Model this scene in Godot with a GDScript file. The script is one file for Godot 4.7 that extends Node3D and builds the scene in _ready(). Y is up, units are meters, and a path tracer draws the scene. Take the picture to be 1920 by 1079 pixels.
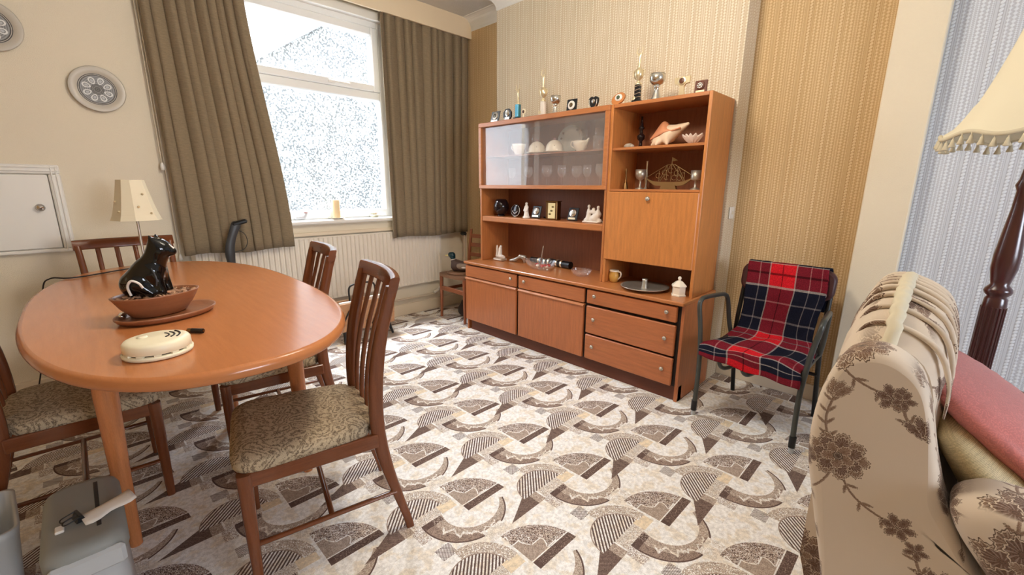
extends Node3D
# ---------------------------------------------------------------- shapes
class S:
	var P := PackedVector3Array()
	var U := PackedVector2Array()
	var G := PackedInt32Array()
	func put(tp: PackedVector3Array, tu: PackedVector2Array, g: int, fix := true, grp := PackedInt32Array()) -> void:
		var vol := 0.0
		if fix:
			for i in range(0, tp.size(), 3):
				vol += tp[i].dot(tp[i + 1].cross(tp[i + 2]))
		for i in range(0, tp.size(), 3):
			var o := [0, 2, 1] if vol > 0.0 else [0, 1, 2]
			for k in o:
				P.append(tp[i + k])
				U.append(tu[i + k] if tu.size() else Vector2.ZERO)
			G.append(grp[i / 3] if grp.size() else g)
	func mesh() -> ArrayMesh:
		var st := SurfaceTool.new()
		st.begin(Mesh.PRIMITIVE_TRIANGLES)
		for i in G.size():
			for k in 3:
				st.set_smooth_group(G[i])
				st.set_uv(U[i * 3 + k])
				st.add_vertex(P[i * 3 + k])
		st.generate_normals()
		st.index()
		return st.commit()
	func box(c: Vector3, s: Vector3, b := 0.003, bas := Basis()) -> S:
		var h := s * 0.5
		b = minf(b, minf(h.x, minf(h.y, h.z)) * 0.9)
		var v := {}
		for i in 8:
			var sg := Vector3(1 if i & 1 else -1, 1 if i & 2 else -1, 1 if i & 4 else -1)
			for a in 3:
				var q := Vector3(h.x - b, h.y - b, h.z - b)
				q[a] = h[a]
				v[i * 3 + a] = q * sg
		var tp := PackedVector3Array()
		var tri := func(l: Array):
			var n: Vector3 = (v[l[1]] - v[l[0]]).cross(v[l[2]] - v[l[0]])
			var m: Vector3 = v[l[0]] + v[l[1]] + v[l[2]]
			if n.dot(m) > 0.0:
				l = [l[0], l[2], l[1]]
			for k in l:
				tp.append(c + bas * v[k])
		var ax := [1, 2, 4]
		for a in 3:
			var u: int = ax[(a + 1) % 3]
			var w: int = ax[(a + 2) % 3]
			for sd in [0, ax[a]]:
				var q := [sd * 3 + a, (sd | u) * 3 + a, (sd | u | w) * 3 + a, (sd | w) * 3 + a]
				tri.call([q[0], q[1], q[2]])
				tri.call([q[0], q[2], q[3]])
			if b > 0.0:
				for e in [0, u, w, u | w]:
					var i0: int = e
					var i1: int = e | ax[a]
					var a1 := (a + 1) % 3
					var a2 := (a + 2) % 3
					tri.call([i0 * 3 + a1, i0 * 3 + a2, i1 * 3 + a1])
					tri.call([i1 * 3 + a2, i0 * 3 + a2, i1 * 3 + a1])
		if b > 0.0:
			for i in 8:
				tri.call([i * 3, i * 3 + 1, i * 3 + 2])
		put(tp, PackedVector2Array(), -1, false)
		return self
	func loft(R: Array, caps := true, g := 0, closed := true) -> S:
		var n: int = R[0].size()
		var tp := PackedVector3Array()
		var tu := PackedVector2Array()
		var gr := PackedInt32Array()
		var m := n if closed else n - 1
		for j in R.size() - 1:
			for i in m:
				var k := (i + 1) % n
				var u0 := float(i) / m
				var u1 := float(i + 1) / m
				var v0 := float(j) / (R.size() - 1)
				var v1 := float(j + 1) / (R.size() - 1)
				tp.append_array([R[j][i], R[j][k], R[j + 1][k], R[j][i], R[j + 1][k], R[j + 1][i]])
				tu.append_array([Vector2(u0, v0), Vector2(u1, v0), Vector2(u1, v1), Vector2(u0, v0), Vector2(u1, v1), Vector2(u0, v1)])
				gr.append_array([g, g])
		if caps:
			for e in [0, R.size() - 1]:
				var c := Vector3.ZERO
				for p in R[e]:
					c += p / n
				for i in n:
					var k := (i + 1) % n
					if e == 0:
						tp.append_array([c, R[e][k], R[e][i]])
					else:
						tp.append_array([c, R[e][i], R[e][k]])
					tu.append_array([Vector2.ZERO, Vector2.ZERO, Vector2.ZERO])
					gr.append(-1)
		put(tp, tu, g, true, gr)
		return self
	func lathe(prof: Array, n := 24, c := Vector3.ZERO, sx := 1.0, sz := 1.0, bas := Basis(), g := 0) -> S:
		var R := []
		for q in prof:
			var r := PackedVector3Array()
			for i in n:
				var a := TAU * i / n
				r.append(c + bas * Vector3(cos(a) * q.x * sx, q.y, sin(a) * q.x * sz))
			R.append(r)
		return loft(R, true, g)
	func tube(pts: Array, rad, n := 10, caps := true, flat := 1.0) -> S:
		var R := []
		var up := Vector3.UP
		var d0: Vector3 = (pts[1] - pts[0]).normalized()
		if absf(d0.dot(up)) > 0.9:
			up = Vector3.RIGHT
		var x := d0.cross(up).normalized()
		for i in pts.size():
			var d: Vector3 = (pts[mini(i + 1, pts.size() - 1)] - pts[maxi(i - 1, 0)]).normalized()
			x = (x - d * x.dot(d)).normalized()
			var y := d.cross(x)
			var r: float = rad[i] if rad is Array else rad
			var ring := PackedVector3Array()
			for k in n:
				var a := TAU * k / n
				ring.append(pts[i] + (x * cos(a) + y * sin(a) * flat) * r)
			R.append(ring)
		return loft(R, caps, 0)
	func ball(c: Vector3, r: Vector3, nu := 16, nv := 10, bas := Basis()) -> S:
		var p := []
		for j in nv + 1:
			var a := -PI / 2 + PI * j / nv
			p.append(Vector2(maxf(cos(a), 0.001), sin(a) * r.y / r.x))
		for q in p.size():
			p[q] = Vector2(p[q].x * r.x, p[q].y * r.x)
		return lathe(p, nu, c, 1.0, r.z / r.x, bas)
	func ext(poly: PackedVector2Array, z0: float, z1: float, bas := Basis(), c := Vector3.ZERO, g := -1) -> S:
		var tp := PackedVector3Array()
		var gr := PackedInt32Array()
		var ix := Geometry2D.triangulate_polygon(poly)
		var f := func(p: Vector2, z: float) -> Vector3: return c + bas * Vector3(p.x, p.y, z)
		var area := 0.0
		for i in range(0, ix.size(), 3):
			area += (poly[ix[i + 1]] - poly[ix[i]]).cross(poly[ix[i + 2]] - poly[ix[i]])
		var pa := 0.0
		for i in poly.size():
			pa += poly[i].cross(poly[(i + 1) % poly.size()])
		var flip := (area > 0.0) != (pa > 0.0)
		for i in range(0, ix.size(), 3):
			var l := [ix[i], ix[i + 1], ix[i + 2]]
			if flip:
				l = [ix[i], ix[i + 2], ix[i + 1]]
			tp.append_array([f.call(poly[l[0]], z1), f.call(poly[l[1]], z1), f.call(poly[l[2]], z1)])
			tp.append_array([f.call(poly[l[0]], z0), f.call(poly[l[2]], z0), f.call(poly[l[1]], z0)])
			gr.append_array([-1, -1])
		for i in poly.size():
			var a := poly[i]
			var b := poly[(i + 1) % poly.size()]
			tp.append_array([f.call(a, z0), f.call(b, z0), f.call(b, z1), f.call(a, z0), f.call(b, z1), f.call(a, z1)])
			gr.append_array([g, g])
		put(tp, PackedVector2Array(), g, true, gr)
		return self
	func sheet(fn: Callable, nu: int, nv: int, th := 0.004) -> S:
		var A := []
		for j in nv + 1:
			var r := []
			for i in nu + 1:
				r.append(fn.call(float(i) / nu, float(j) / nv))
			A.append(r)
		var B := []
		for j in nv + 1:
			var r := []
			for i in nu + 1:
				var du: Vector3 = A[j][mini(i + 1, nu)] - A[j][maxi(i - 1, 0)]
				var dv: Vector3 = A[mini(j + 1, nv)][i] - A[maxi(j - 1, 0)][i]
				r.append(A[j][i] - du.cross(dv).normalized() * th)
			B.append(r)
		var tp := PackedVector3Array()
		var tu := PackedVector2Array()
		var q := func(a, b, c, d, ua, ub, uc, ud):
			tp.append_array([a, b, c, a, c, d])
			tu.append_array([ua, ub, uc, ua, uc, ud])
		for j in nv:
			for i in nu:
				var u0 := float(i) / nu
				var u1 := float(i + 1) / nu
				var v0 := float(j) / nv
				var v1 := float(j + 1) / nv
				q.call(A[j][i], A[j][i + 1], A[j + 1][i + 1], A[j + 1][i], Vector2(u0, v0), Vector2(u1, v0), Vector2(u1, v1), Vector2(u0, v1))
				q.call(B[j][i], B[j + 1][i], B[j + 1][i + 1], B[j][i + 1], Vector2(u0, v0), Vector2(u0, v1), Vector2(u1, v1), Vector2(u1, v0))
		for i in nu:
			var u := Vector2(float(i) / nu, 0)
			q.call(A[0][i], B[0][i], B[0][i + 1], A[0][i + 1], u, u, u, u)
			u.y = 1
			q.call(A[nv][i], A[nv][i + 1], B[nv][i + 1], B[nv][i], u, u, u, u)
		for j in nv:
			var u := Vector2(0, float(j) / nv)
			q.call(A[j][0], A[j + 1][0], B[j + 1][0], B[j][0], u, u, u, u)
			u.x = 1
			q.call(A[j][nu], B[j][nu], B[j + 1][nu], A[j + 1][nu], u, u, u, u)
		put(tp, tu, 0, true)
		return self
	func blob(bones: Array, k: float, cell: float) -> S:   # bones: [a, b, ra, rb]; surface nets of a smooth union of tapered capsules
		var lo := Vector3(1e9, 1e9, 1e9)
		var hi := -lo
		for b in bones:
			var r := maxf(b[2], b[3]) + cell * 2.5
			for p in [b[0], b[1]]:
				lo = lo.min(p - Vector3(r, r, r))
				hi = hi.max(p + Vector3(r, r, r))
		var nx := int((hi.x - lo.x) / cell) + 2
		var ny := int((hi.y - lo.y) / cell) + 2
		var nz := int((hi.z - lo.z) / cell) + 2
		var F := PackedFloat32Array()
		F.resize(nx * ny * nz)
		for z in nz:
			for y in ny:
				for x in nx:
					var p := lo + Vector3(x, y, z) * cell
					var d := 1e3
					for b in bones:
						var ab: Vector3 = b[1] - b[0]
						var t: float = clampf((p - b[0]).dot(ab) / maxf(ab.length_squared(), 1e-9), 0.0, 1.0)
						var e: float = p.distance_to(b[0] + ab * t) - lerpf(b[2], b[3], t)
						var h := maxf(k - absf(d - e), 0.0) / k
						d = minf(d, e) - h * h * k * 0.25
					F[(z * ny + y) * nx + x] = d
		var V := {}
		var st := [1, nx, nx * ny]
		for z in nz - 1:
			for y in ny - 1:
				for x in nx - 1:
					var i0 := (z * ny + y) * nx + x
					var mask := 0
					for c in 8:
						if F[i0 + (c & 1) + ((c >> 1) & 1) * nx + ((c >> 2) & 1) * nx * ny] < 0.0:
							mask |= 1 << c
					if mask == 0 or mask == 255:
						continue
					var s := Vector3.ZERO
					var cnt := 0
					for e in [[0, 1], [2, 3], [4, 5], [6, 7], [0, 2], [1, 3], [4, 6], [5, 7], [0, 4], [1, 5], [2, 6], [3, 7]]:
						var a: int = e[0]
						var b: int = e[1]
						if ((mask >> a) & 1) != ((mask >> b) & 1):
							var pa := Vector3(a & 1, (a >> 1) & 1, (a >> 2) & 1)
							var pb := Vector3(b & 1, (b >> 1) & 1, (b >> 2) & 1)
							var fa := F[i0 + int(pa.x) + int(pa.y) * nx + int(pa.z) * nx * ny]
							var fb := F[i0 + int(pb.x) + int(pb.y) * nx + int(pb.z) * nx * ny]
							s += pa.lerp(pb, fa / (fa - fb))
							cnt += 1
					V[i0] = lo + (Vector3(x, y, z) + s / cnt) * cell
		var tp := PackedVector3Array()
		for i0 in V:
			for a in 3:
				var u: int = st[(a + 1) % 3]
				var w: int = st[(a + 2) % 3]
				if (F[i0] < 0.0) == (F[i0 + st[a]] < 0.0):
					continue
				if not (V.has(i0 - u) and V.has(i0 - w) and V.has(i0 - u - w)):
					continue
				var q := [V[i0], V[i0 - u], V[i0 - u - w], V[i0 - w]]
				if F[i0] < 0.0:
					q.reverse()
				tp.append_array([q[0], q[1], q[2], q[0], q[2], q[3]])
		put(tp, PackedVector2Array(), 0, true)
		return self

# ---------------------------------------------------------------- nodes
func part(parent: Node, called: String, m: Mesh, ma: Material, at := Vector3.ZERO, rot := Vector3.ZERO) -> MeshInstance3D:
	var o := MeshInstance3D.new()
	o.name = called
	o.mesh = m
	o.material_override = null
	for i in m.get_surface_count():
		o.set_surface_override_material(i, ma)
	o.position = at
	o.rotation = rot
	parent.add_child(o, true)
	return o
func tag(o: Node, label: String, cat: String, group := "") -> Node:
	o.set_meta("label", label)
	o.set_meta("category", cat)
	if group:
		o.set_meta("group", group)
	return o
func thing(called: String, label: String, cat: String, at := Vector3.ZERO, turn := 0.0, group := "") -> Node3D:
	var o := Node3D.new()
	o.name = called
	add_child(o, true)
	o.position = at
	o.rotation.y = turn
	tag(o, label, cat, group)
	return o
func solo(called: String, label: String, cat: String, m: Mesh, ma: Material, at := Vector3.ZERO, turn := 0.0, group := "") -> MeshInstance3D:
	var o := part(self, called, m, ma, at, Vector3(0, turn, 0))
	tag(o, label, cat, group)
	return o
func again(o: Node3D, label: String, at: Vector3, turn := 0.0) -> Node3D:
	var c: Node3D = o.duplicate()
	c.name = o.name
	add_child(c, true)
	c.position = at
	c.rotation.y = turn
	c.set_meta("label", label)
	return c
func struct(called: String, label: String, m: Mesh, ma: Material, at := Vector3.ZERO) -> MeshInstance3D:
	var o := part(self, called, m, ma, at)
	o.set_meta("kind", "structure")
	if label:
		o.set_meta("label", label)
	return o
func mat(c: Color, rough := 0.6, metal := 0.0, spec := 0.5) -> StandardMaterial3D:
	var m := StandardMaterial3D.new()
	m.albedo_color = c
	m.roughness = rough
	m.metallic = metal
	m.metallic_specular = spec
	return m
func tri(m: StandardMaterial3D, t: Texture2D, scale: float, world := false) -> StandardMaterial3D:
	m.albedo_texture = t
	m.uv1_triplanar = true
	m.uv1_world_triplanar = world
	m.uv1_scale = Vector3.ONE * scale
	m.uv1_triplanar_sharpness = 8.0
	return m
func C(r: int, g: int, b: int) -> Color:
	return Color8(r, g, b)
func paint(w: int, h: int, f: Callable) -> ImageTexture:
	var d := PackedByteArray()
	d.resize(w * h * 3)
	var i := 0
	for y in h:
		for x in w:
			var c: Color = f.call(x, y)
			d[i] = clampi(int(c.r * 255.0), 0, 255)
			d[i + 1] = clampi(int(c.g * 255.0), 0, 255)
			d[i + 2] = clampi(int(c.b * 255.0), 0, 255)
			i += 3
	return ImageTexture.create_from_image(Image.create_from_data(w, h, false, Image.FORMAT_RGB8, d))
func hash2(x: int, y: int) -> float:
	var n := (x * 374761393 + y * 668265263) & 0xFFFFFFF
	n = ((n ^ (n >> 13)) * 1274126177) & 0xFFFFFFF
	return float((n ^ (n >> 16)) & 0xFFFF) / 65535.0
func arc(c: Vector3, r: float, a0: float, a1: float, n: int, u: Vector3, v: Vector3) -> Array:
	var o := []
	for i in n + 1:
		var a := lerpf(a0, a1, float(i) / n)
		o.append(c + u * cos(a) * r + v * sin(a) * r)
	return o
func smooth(pts: Array, n := 6) -> Array:
	var o := []
	for i in pts.size() - 1:
		var p0: Vector3 = pts[maxi(i - 1, 0)]
		var p3: Vector3 = pts[mini(i + 2, pts.size() - 1)]
		for k in n:
			o.append(pts[i].cubic_interpolate(pts[i + 1], p0, p3, float(k) / n))
	o.append(pts[-1])
	return o
# ---------------------------------------------------------------- textures
var T := {}
var M := {}
var nz := FastNoiseLite.new()
func fan(x: float, u: float, px: int, py: int) -> int:   # which piece of the carpet motif covers this point; 0 ground, 1 light speck, 2 mid, 3 dark, 4 pale beige
	var h := hash2(px / 3, py / 3)
	var h2 := hash2(px / 5 + 7, py / 5)
	var r := sqrt(x * x + u * u)
	if x <= 0.0 and u >= 0.0 and r < 0.2:
		if x > -0.036:
			return 3 if h < 0.8 or u < 0.02 else 2
		if x > -0.041:
			return 0
		var s := floorf(-x / 0.047) + floorf(u / 0.047 + 0.25 * sin(-x * 60.0))
		var fx := fposmod(-x / 0.047, 1.0)
		var fu := fposmod(u / 0.047 + 0.25 * sin(-x * 60.0), 1.0)
		if s == 2 and (fx > 0.9 or fu > 0.9):
			return 0
		if s >= 3:
			return (2 if h < 0.72 else 0) if h2 < 0.8 else 3
		return 2 if fposmod((x + u) * 160.0, 1.0) < 0.62 or h < 0.3 else 1
	var cx := x + 0.028
	var cu := u + 0.008
	var rc := sqrt(cx * cx + cu * cu)
	var an := rad_to_deg(atan2(cu, cx))
	if an > -112.0 and an < 68.0 and (u > 0.0 or x > -0.058):
		var t := (an + 112.0) / 180.0
		var ro := 0.183 - 0.008 * t
		var ri := lerpf(0.088, 0.158, pow(t, 1.5))
		if rc < ro and rc > ri:
			if rc > ro - 0.006:
				return 3
			if x < -0.03 and u < -0.1 and h < 0.8:
				return 3
			var st := (rc - ri) / maxf(ro - ri, 0.001)
			var wob := nz.get_noise_2d(an * 5.0, rc * 300.0) * 0.5
			if st + wob < 0.12:
				return 2 if h < 0.5 else 1
			if absf(st + wob - 0.4) < 0.075 and an > -75.0 and an < 20.0:
				return 0 if h < 0.6 else 1
			return (2 if h < 0.82 else 3) if st > 0.5 and an < 20.0 else (2 if h < 0.58 else 1)
	var dx := x + 0.103
	var du := u + 0.175
	var rd := sqrt(dx * dx + du * du)
	if rd < 0.118 and x < -0.108:
		var ph := fposmod((x + u) / 0.0172, 1.0)
		if rd > 0.114:
			return 2
		return 3 if ph < 0.5 else (0 if h < 0.8 else 1)
	if rd < 0.165 and rd > 0.118 and x < -0.1 and u > -0.17:
		return (2 if h < 0.4 else 1) if h2 < 0.75 else 0
	if x > -0.108 and x < -0.058 and u < -0.085 and u > -0.215:
		return 1 if h < 0.5 else (2 if h < 0.68 else 0)
	if x > -0.145 and x < -0.058 and u < -0.015 and u > -0.135:
		return 4
	if u < -0.222 and u > -0.424 and x < -0.05:
		var q := (-0.26 - u) / 0.164
		if x > lerpf(-0.142, -0.05, pow(clampf(q, 0.0, 1.0), 0.95)):
			if u > -0.262:
				return 2 if h < 0.6 else 1
			return 2 if (px / 4 + py / 4) % 3 == 0 and h < 0.8 else 3
	if x > 0.074 and x < 0.131 and u > -0.219 and u < -0.158:
		return 3 if ((px / 6) + (py / 6)) % 2 == 0 else 0
	if x > -0.262 and x < -0.2 and u > -0.04 and u < 0.055:
		return 1 if h < 0.35 else 0
	if x > -0.06 and x < 0.02 and u < -0.19 and u > -0.235:
		return 2 if h < 0.45 else 0
	return -1
func tile_noise(n: FastNoiseLite, px: int, py: int, fx: float, fy: float) -> float:   # repeats every 512 pixels both ways
	px = posmod(px, 512)
	var a := smoothstep(380.0, 511.0, px)
	var b := smoothstep(380.0, 511.0, py)
	var v := n.get_noise_2d(px * fx, py * fy)
	if a > 0.0:
		v = lerpf(v, n.get_noise_2d((px - 512) * fx, py * fy), a)
	if b > 0.0:
		var w := n.get_noise_2d(px * fx, (py - 512) * fy)
		if a > 0.0:
			w = lerpf(w, n.get_noise_2d((px - 512) * fx, (py - 512) * fy), a)
		v = lerpf(v, w, b)
	return v
func make_textures() -> void:
	nz.seed = 5
	nz.frequency = 0.01
	var pal := [C(233, 231, 228), C(200, 188, 174), C(154, 135, 123), C(98, 80, 74), C(222, 206, 180)]
	var cw := 592
	var ch := 1530
	T.carpet = paint(cw, ch, func(px: int, py: int) -> Color:
		var v := float(py) / ch
		var z := v * 1.005
		var x := float(px) / cw * 0.389 + 0.038 * v
		var k := -1
		for o in [Vector2(0, 0), Vector2(0.262, 0.506), Vector2(0.038, 1.005), Vector2(-0.127 - 0.038 + 0.389, 0.506 - 1.005), Vector2(-0.038, -1.005)]:
			var u: float = -(z - o.y)
			if u < -0.43 or u > 0.21:
				continue
			for s in range(-2, 3):
				var lx: float = x - o.x + s * 0.389
				if lx < -0.28 or lx > 0.2:
					continue
				var e := fan(lx, u, px, py)
				if e >= 0 and (k < 0 or k == 4):
					k = e
			if k > 0 and k != 4:
				break
		var c: Color = pal[maxi(k, 0)]
		var g := hash2(px / 2, py / 2) * 0.16 + nz.get_noise_2d(px * 3.0, py * 3.0) * 0.12
		if k <= 0:
			var warm := nz.get_noise_2d(px * 0.9 + 400.0, py * 0.9)
			c = c.lerp(C(206, 184, 150), clampf(warm * 0.9, 0.0, 0.3))
		return c * (0.94 + g)
	)
	# wood: near-white grain along v, tinted by each material
	var wn := FastNoiseLite.new()
	wn.seed = 11
	wn.frequency = 0.02
	var wood := Image.create(512, 512, false, Image.FORMAT_RGB8)
	for py in 512:
		for px in 512:
			var w := tile_noise(wn, px, py, 2.0, 0.16) * 0.5
			var l := tile_noise(wn, px + 50, py, 9.0, 0.5)
			var f := wn.get_noise_2d(px * 40.0, py * 3.0)
			var q := 0.9 + w * 0.16 + l * 0.08 + f * 0.05 - 0.04 * clampf(l * 3.0, 0.0, 1.0)
			wood.set_pixel(px, py, Color(q, q * 0.985, q * 0.97))
	var wt: Image = wood.duplicate()
	for py in 512:
		for px in 512:
			wt.set_pixel(px, py, wood.get_pixel(px, py).lerp(Color(0.89, 0.877, 0.863), 0.6))
	wt.rotate_90(CLOCKWISE)
	T.wood_t = ImageTexture.create_from_image(wt)
	T.wood_v = ImageTexture.create_from_image(wood)
	var wh: Image = wood.duplicate()
	wh.rotate_90(CLOCKWISE)
	T.wood_h = ImageTexture.create_from_image(wh)
	# embossed striped wallpaper: bead column, fine line, zigzag bands
	var wall := func(px: int, py: int) -> Vector2:   # (height, tone)
		var x := px / 512.0
		var y := fposmod(py / 56.0, 1.0)
		var gr := hash2(px / 2, py / 2)
		var h := 0.4 + 0.12 * gr
		var t := 0.42
		if x < 0.13:
			var e := Vector2((x - 0.065) / 0.052, (y - 0.5) / 0.47)
			e.y += e.x * 0.35
			var l := e.length_squared()
			h = 0.25 + 0.75 * clampf(1.2 - l, 0.0, 1.0)
			t = clampf((l - 0.72) * 1.8, 0.0, 1.0)
		elif absf(x - 0.172) < 0.006 or absf(x - 0.925) < 0.005:
			h = 0.1
			t = 0.95
		else:
			for q in [[0.255, 0.045, 0.0, 1.0], [0.375, 0.06, 0.5, 1.0], [0.475, 0.035, 0.0, 2.0], [0.56, 0.035, 0.5, 2.0], [0.655, 0.06, 0.0, 1.0], [0.775, 0.045, 0.5, 1.0], [0.86, 0.03, 0.0, 2.0]]:
				var d: float = (x - q[0]) / q[1]
				if absf(d) < 1.1:
					var yy := fposmod(y * q[3] + q[2], 1.0) - 0.5
					var l := absf(d) * 0.9 + absf(yy) * 1.5 + 0.25 * d * yy
					h = 0.3 + 0.6 * clampf(1.15 - l, 0.0, 1.0)
					t = clampf((l - 0.55) * 1.5, 0.05, 0.75)
		return Vector2(h, clampf(t + (gr - 0.5) * 0.22, 0.0, 1.0))
	T.paper = paint(512, 448, func(px: int, py: int) -> Color:
		var t: float = wall.call(px, py).y
		return Color(1, 1, 1).lerp(Color(0.84, 0.77, 0.67), t))
	T.paper_grey = paint(512, 448, func(px: int, py: int) -> Color:
		var t: float = wall.call(px, py).y
		return Color(1, 1, 1).lerp(Color(0.8, 0.79, 0.8), t))
	T.paper_h = paint(512, 448, func(px: int, py: int) -> Color:
		var h: float = wall.call(px, py).x
		return Color(h, h, h))
	# plain woodchip relief
	T.chip = paint(384, 384, func(px: int, py: int) -> Color:
		var h := 0.5 + nz.get_noise_2d(px * 14.0, py * 18.0) * 0.5 + (hash2(px / 3, py / 3) - 0.5) * 0.25
		return Color(h, h, h))
	T.artex = paint(384, 384, func(px: int, py: int) -> Color:
		var h := 0.5 + sin(nz.get_noise_2d(px * 5.0, py * 5.0) * 14.0) * 0.4
		return Color(h, h, h))
	# chair seat moquette: swirling scrolls
	T.moquette = paint(640, 640, func(px: int, py: int) -> Color:
		var x := px / 640.0 * TAU
		var y := py / 640.0 * TAU
		var sw := sin(3.0 * x + 2.2 * sin(2.0 * y) + sin(x + 2.0 * y)) + sin(2.0 * y + 2.4 * cos(2.0 * x + y)) 
		var ring := sin(sw * 5.5 + nz.get_noise_2d(px * 4.0, py * 4.0) * 3.0)
		var h := hash2(px / 3, py / 3)
		var d := ring > 0.15 and h < 0.78
		var c := C(186, 168, 140)
		if ring > -0.35 and ring <= 0.15:
			c = C(196, 178, 150) if h < 0.7 else C(136, 120, 98)
		if d:
			c = C(112, 97, 80) if h < 0.55 else C(150, 132, 106)
		return c * (0.88 + 0.2 * hash2(px / 2 + 9, py / 2)))
	# curtain weave
	T.weave = paint(384, 384, func(px: int, py: int) -> Color:
		var w := 0.86 + 0.1 * sin(py * PI / 2.0) + (hash2(px / 2, py) - 0.5) * 0.18 + nz.get_noise_2d(px * 0.8, py * 14.0) * 0.12
		return Color(w, w, w))
	# tartan blanket (u across, v along)
	var navy := C(26, 28, 42)
	var red := C(200, 34, 44)
	var pick := func(t: float, cuts: Array, lines: Array) -> Array:   # [colour, weight of the pale line]
		var c := navy
		for i in cuts.size():
			if t > cuts[i]:
				c = red if i % 2 == 0 else navy
		for q in lines:
			if absf(t - q[0]) < q[1]:
				return [C(214, 200, 186), q[2]]
		return [c, 0.0]
	T.tartan = paint(512, 768, func(px: int, py: int) -> Color:
		var a: Array = pick.call(px / 512.0, [0.3, 0.63], [[0.17, 0.006, 0.7], [0.3, 0.008, 1.0], [0.63, 0.008, 1.0], [0.8, 0.006, 0.7], [0.93, 0.005, 0.6]])
		var b: Array = pick.call(py / 768.0, [0.25, 0.36, 0.57, 0.68, 0.77, 0.85, 0.95], [[0.25, 0.005, 1.0], [0.36, 0.005, 1.0], [0.43, 0.003, 0.6], [0.5, 0.003, 0.6], [0.57, 0.004, 0.7], [0.625, 0.003, 0.7], [0.68, 0.004, 1.0], [0.77, 0.004, 0.8], [0.85, 0.005, 1.0], [0.91, 0.004, 0.9]])
		var ca: Color = navy if a[1] > 0.0 else a[0]
		var cb: Color = navy if b[1] > 0.0 else b[0]
		var c := ca.lerp(cb, 0.5)
		if absf(px / 512.0 - 0.465) < 0.006 or absf(py / 768.0 - 0.305) < 0.004:
			c = c.darkened(0.4)
		if a[1] > 0.0:
			c = c.lerp(a[0], 0.55 * a[1])
		if b[1] > 0.0:
			c = c.lerp(b[0], 0.6 * b[1])
		return c * (0.86 + 0.28 * hash2(px / 2, py / 2)))
	# pebbledash of the house next door
	T.dash = paint(512, 512, func(px: int, py: int) -> Color:
		var n := nz.get_noise_2d(px * 12.0, py * 12.0) + 0.3 * nz.get_noise_2d(px * 2.0 + 99.0, py * 2.0)
		var v := 1.0 - 0.52 * smoothstep(-0.02, 0.2, n)
		return Color(v * 0.98, v, v))
	# velvet upholstery with sprays of brown flowers
	var im := Image.create(1024, 1024, false, Image.FORMAT_RGB8)
	im.fill(C(212, 196, 176))
	var rg := RandomNumberGenerator.new()
	rg.seed = 8
	var dab := func(p: Vector2, r: float, e: float, rot: float, c: Color, edge: float):
		var n := int(r) + 2
		for yy in range(-n, n + 1):
			for xx in range(-n, n + 1):
				var q := Vector2(xx, yy).rotated(-rot)
				q.y /= e
				var an := q.angle()
				var l := q.length() / r * (1.0 + 0.09 * sin(an * 9.0 + p.x) + 0.07 * sin(an * 17.0 + p.y))
				if l < 1.0:
					var cc := c
					if l > edge and l < edge + 0.1:
						cc = C(206, 188, 166)
					elif l > edge:
						cc = c.darkened(0.3)
					elif sin(an * 15.0 + l * 3.0) > 0.45 and l > 0.25:
						cc = c.lightened(0.25)
					elif fposmod(l * 5.0 + p.x, 1.0) < 0.18:
						cc = c.darkened(0.35)
					im.set_pixel(posmod(int(p.x) + xx, 1024), posmod(int(p.y) + yy, 1024), cc.lerp(C(212, 196, 176), 0.06 + 0.22 * hash2(int(p.x) + xx, int(p.y) + yy)))
	var stem := func(a: Vector2, b: Vector2, bow: float, c: Color, leaves: int):
		var nrm := (b - a).orthogonal().normalized()
		for i in 60:
			var t := i / 59.0
			var p := a.lerp(b, t) + nrm * bow * sin(t * PI)
			dab.call(p, 4.0, 1.0, 0.0, c, 2.0)
			if leaves and i % int(60.0 / leaves) == 6:
				for sd in [-1, 1]:
					var ang: float = (b - a).angle() + sd * 0.8
					dab.call(p + Vector2.from_angle(ang) * 18.0, 19.0, 0.28, ang, c, 0.8)
	var B1 := C(92, 64, 50)
	var B2 := C(116, 86, 66)
	for f in [Vector2(330, 300), Vector2(800, 760), Vector2(880, 180), Vector2(220, 820), Vector2(590, 40), Vector2(560, 560)]:
		var big: bool = f.x < 400 or f.y > 400
		stem.call(f, f + Vector2(-150, 230), 40.0, B2, 0)
		stem.call(f, f + Vector2(190, 180), -50.0, B2, 4)
		stem.call(f, f + Vector2(-40, -220), 30.0, B2, 5)
		stem.call(f + Vector2(-150, 230), f + Vector2(-230, 120), 20.0, B2, 3)
		for k in 9:
			var a: float = TAU * k / 9.0 + f.y
			dab.call(f + Vector2.from_angle(a) * (92.0 if big else 62.0), 44.0 if big else 30.0, 0.75, a + 0.5, B2, 0.8)
		for k in 7:
			var a: float = TAU * k / 7.0 + f.x
			dab.call(f + Vector2.from_angle(a) * (62.0 if big else 44.0), 50.0 if big else 34.0, 0.68, a, B1, 0.86)
		for k in 5:
			var a: float = TAU * k / 5.0 + f.y
			dab.call(f + Vector2.from_angle(a) * 24.0, 30.0, 0.62, a, B2, 0.82)
		dab.call(f, 14.0, 1.0, 0.0, B1.darkened(0.3), 0.7)
		var g: Vector2 = f + Vector2(-150, 230)
		for k in 5:
			var a := -2.6 + k * 0.5
			dab.call(g + Vector2.from_angle(a) * 40.0, 42.0, 0.36, a, B1, 0.84)
		g = f + Vector2(190, 180)
		for k in 6:
			dab.call(g + Vector2.from_angle(k * 1.05) * 24.0, 24.0, 0.6, k * 1.05, B1, 0.8)
		g = f + Vector2(-40, -220)
		for k in 4:
			var a := -2.3 + k * 0.5
			dab.call(g + Vector2.from_angle(a) * 30.0, 34.0, 0.42, a, B2, 0.84)
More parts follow.
